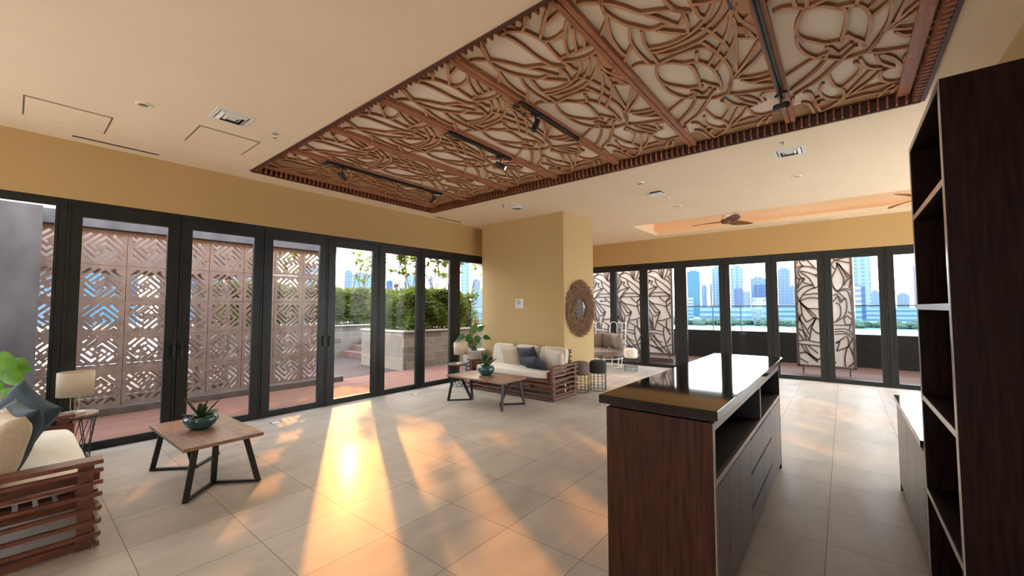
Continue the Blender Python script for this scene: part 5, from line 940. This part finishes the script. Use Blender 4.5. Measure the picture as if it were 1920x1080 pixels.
# potted leafy plants
def heart_leaf(mb, p, d, nrm, s):
    d = Vector(d).normalized(); nrm = Vector(nrm).normalized(); r_ = d.cross(nrm).normalized(); nrm = r_.cross(d); p = Vector(p); n = 8
    prof = [(-.16, .14), (-.10, .30), (.05, .40), (.25, .42), (.5, .34), (.75, .2), (.92, .07), (1.0, 0)]
    v = [p]; 
    for a, b_ in prof: v += [p + d * a * s + r_ * b_ * s + nrm * (-.10 * s * b_ * 2 - .15 * s * a * a), p + d * a * s - nrm * .15 * s * a * a + nrm * .01, p + d * a * s - r_ * b_ * s + nrm * (-.10 * s * b_ * 2 - .15 * s * a * a)]
    f = [(0, 1, 2), (0, 2, 3)]
    for i in range(len(prof) - 1): b = 1 + i * 3; f += [(b, b + 3, b + 4, b + 1), (b + 1, b + 4, b + 5, b + 2)]
    mb.add(v, f)
def leafy(loc, pot, label_pot, label_pl, leaves, potspec):
    lm_ = M['leaf2'] if pot else M['leaf']
    r_, h = potspec; t = thing('plant_pot', label_pot, 'plant pot', loc)
    MB().lathe([(0, 0), (r_ * .72, 0), (r_ * .82, h * .2), (r_ * .96, h * .9), (r_, h * .95), (r_, h), (r_ * .9, h), (r_ * .88, h - .06), (0, h - .06)], 44).build('pot', M['marble'] if pot else M['white'], t, smooth=True)
    MB().lathe([(0, h - .061), (r_ * .88, h - .061), (r_ * .5, h - .045), (0, h - .04)], 24).build('soil', M['soil'], t)
    t = thing('leafy_plant', label_pl, 'plant', (loc[0], loc[1], loc[2] + h - .05))
    for (x, y, z, s_, dx, dy, dz) in leaves:
        b = Vector((random.uniform(-.05, .05), random.uniform(-.05, .05), 0)); e_ = Vector((x, y, z)); mid = (b + e_) / 2 + Vector((-x * .15, -y * .15, z * .18))
        m_ = MB(); m_.tube(smoothpts([tuple(b), tuple(mid), tuple(e_)], 6), .006, 6); sm = m_.build('stem', lm_, t, smooth=True)
        lm = MB(); heart_leaf(lm, e_, (dx, dy, dz), (-.55, -.65, .55), s_); lm.build('leaf', lm_, sm, smooth=True, fix=False)
cr_ = Vector((.63, -.776, 0)); cf_ = Vector((.775, .63, 0))
def LP(s, z, f=0): v = cr_ * s + cf_ * f; return v.x, v.y, z
L2 = []
for s, z, f, sz, ds, dz in ((-.30, .24, -.22, .20, -.8, -.6), (-.22, .36, -.12, .17, -.5, -.2), (-.13, .36, -.1, .16, .5, -.4), (-.02, .46, 0, .19, .2, .5), (.06, .33, -.05, .17, .2, -.4), (.10, .48, .02, .16, .6, .5), (.0, .10, -.12, .15, .1, -.2), (.24, .34, -.10, .15, .9, -.3), (-.22, .20, -.2, .16, -.6, -.6), (-.08, .22, -.1, .13, -.3, .3)):
    x, y, z_ = LP(s, z, f); dd = cr_ * ds; L2.append((x, y, z_, sz, dd.x, dd.y, dz))
leafy((6.49, 6.36, 0), True, 'large white pot in the corner beside the far sofa', 'leafy green plant with heart leaves in the large white pot', L2, (.27, .70))
L1 = []
for s, z, f, sz, ds, dz in ((.02, .50, -.2, .26, .2, -.5), (-.10, .55, -.1, .25, -.2, .3), (.20, .46, -.1, .15, .8, -.3), (.30, .44, -.1, .16, .7, -.6), (.34, .30, -.15, .13, .3, -.9), (.0, .32, -.2, .24, .1, -.8), (-.2, .4, 0, .25, -.6, 0), (.14, .34, -.1, .15, .5, -.7), (-.05, .20, -.2, .22, 0, -.7), (.06, .58, -.05, .24, .3, -.1), (.10, .20, -.15, .18, .3, -.8), (-.02, .08, -.2, .2, -.1, -.7), (.12, .52, .05, .2, .6, -.2)):
    x, y, z_ = LP(s, z, f); dd = cr_ * ds; L1.append((x, y, z_, sz, dd.x, dd.y, dz))
leafy((-.10, 6.34, 0), False, 'white pot behind the left sofa, almost out of view', 'bright green leafy plant behind the left sofa', L1, (.20, .62))
# poufs
def pouf(loc, m, label, rz=0):
    t = thing('wire_pouf', label, 'stool', loc, rz, 'wire-based poufs by the column and daybed'); R0, h = .165, .57
    w = MB(); 
    for z in (.006, .12, .23, .335): w.ring((0, 0, z), R0 - .008, .0045)
    for k in range(12): a = 2 * PI * k / 12; w.bar(((R0 - .008) * math.cos(a), (R0 - .008) * math.sin(a), 0), ((R0 - .008) * math.cos(a), (R0 - .008) * math.sin(a), .34), .007)
    w.build('wire_base', M['black'], t)
    MB().lathe([(0, .34), (R0 - .012, .34), (R0, .36), (R0 + .004, .46), (R0, .53), (R0 - .02, .56), (R0 - .06, .575), (0, .578)], 36).build('seat', m, t, smooth=True)
    m_ = MB().ring((0, 0, .525), R0 + .002, .004); m_.build('piping', m, t, smooth=True)
pouf((7.36, 3.80, 0), M['charcoal'], 'charcoal fabric pouf stool on black wire base next to the column'); pouf((7.00, 3.98, 0), M['greyf'], 'warm grey pouf stool on black wire base just behind the far sofa')
pouf((10.03, 4.25, 0), M['cream'], 'cream fabric pouf stool on black wire base beside the round daybed')
t = thing('small_round_table', 'small dark round table between column and daybed', 'side table', (9.45, 4.88, 0))
MB().lathe([(0, .42), (.17, .42), (.17, .435), (0, .435)], 30).build('tabletop', M['black'], t)
w = MB(); w.ring((0, 0, .008), .13, .005)
for k in range(3): a = 2 * PI * k / 3; w.bar((.15 * math.cos(a), .15 * math.sin(a), .42), (.13 * math.cos(a), .13 * math.sin(a), .0), .008)
w.build('legs', M['black'], t)
# round daybed chair with hooped back
t = thing('daybed_chair', 'round taupe lounge chair with tall white hooped back by the far glass', 'lounge chair', (10.42, 5.18, 0), 0)
bm_c = cushion_mesh(1.12, 1.12, .20, 16, .3, 2, 2.6, .001)
for v in bm_c.vertices:
    x, y = v.co.x, v.co.y; r0 = math.hypot(x, y)
    if r0 > .52: v.co.x *= .54 / r0 * 1.0; v.co.y *= .54 / r0
meshobj('seat', bm_c, M['taupe'], t, (0, 0, .38))
w = MB(); w.ring((0, 0, .25), .50, .012, 40); w.ring((0, 0, .02), .46, .009, 40)
for k in range(14): a = 2 * PI * k / 14; w.bar((.50 * math.cos(a), .50 * math.sin(a), .25), (.46 * math.cos(a), .46 * math.sin(a), .0), .012)
w.build('leg_frame', M['whitemetal'], t)
w = MB(); hoops = 11; a0, a1 = math.radians(-72), math.radians(150)
for k in range(hoops):
    b0 = a0 + (a1 - a0) * k / hoops; b1 = a0 + (a1 - a0) * (k + 1) / hoops; P = []; rr = .60
    for i in range(13):
        s = i / 12; a = b0 + (b1 - b0) * (.5 - .5 * math.cos(PI * s)); z = 1.12 + .085 * math.sin(PI * s); P.append((rr * math.cos(a), rr * math.sin(a), z))
    P = [(.56 * math.cos(b0), .56 * math.sin(b0), .26)] + P + [(.56 * math.cos(b1), .56 * math.sin(b1), .26)]
    w.tube(P, .010, 8)
w.tube([(.585 * math.cos(a0 + (a1 - a0) * k / 24), .585 * math.sin(a0 + (a1 - a0) * k / 24), .62) for k in range(25)], .009, 8)
w.build('hooped_back', M['whitemetal'], t, smooth=True)
for (x, y, rz, lb, sd) in ((10.50, 5.50, 118, 'taupe cushion at the left on the round lounge chair', 1), (10.66, 5.18, 92, 'taupe cushion in the middle of the round lounge chair', 2), (10.46, 4.80, 50, 'taupe cushion at the right, turned sideways on the round lounge chair', 3)):
    pillow((x, y, .70), (r(-14), 0, r(rz)), .46, .46, .18, M['taupe'], lb, sd + 20)
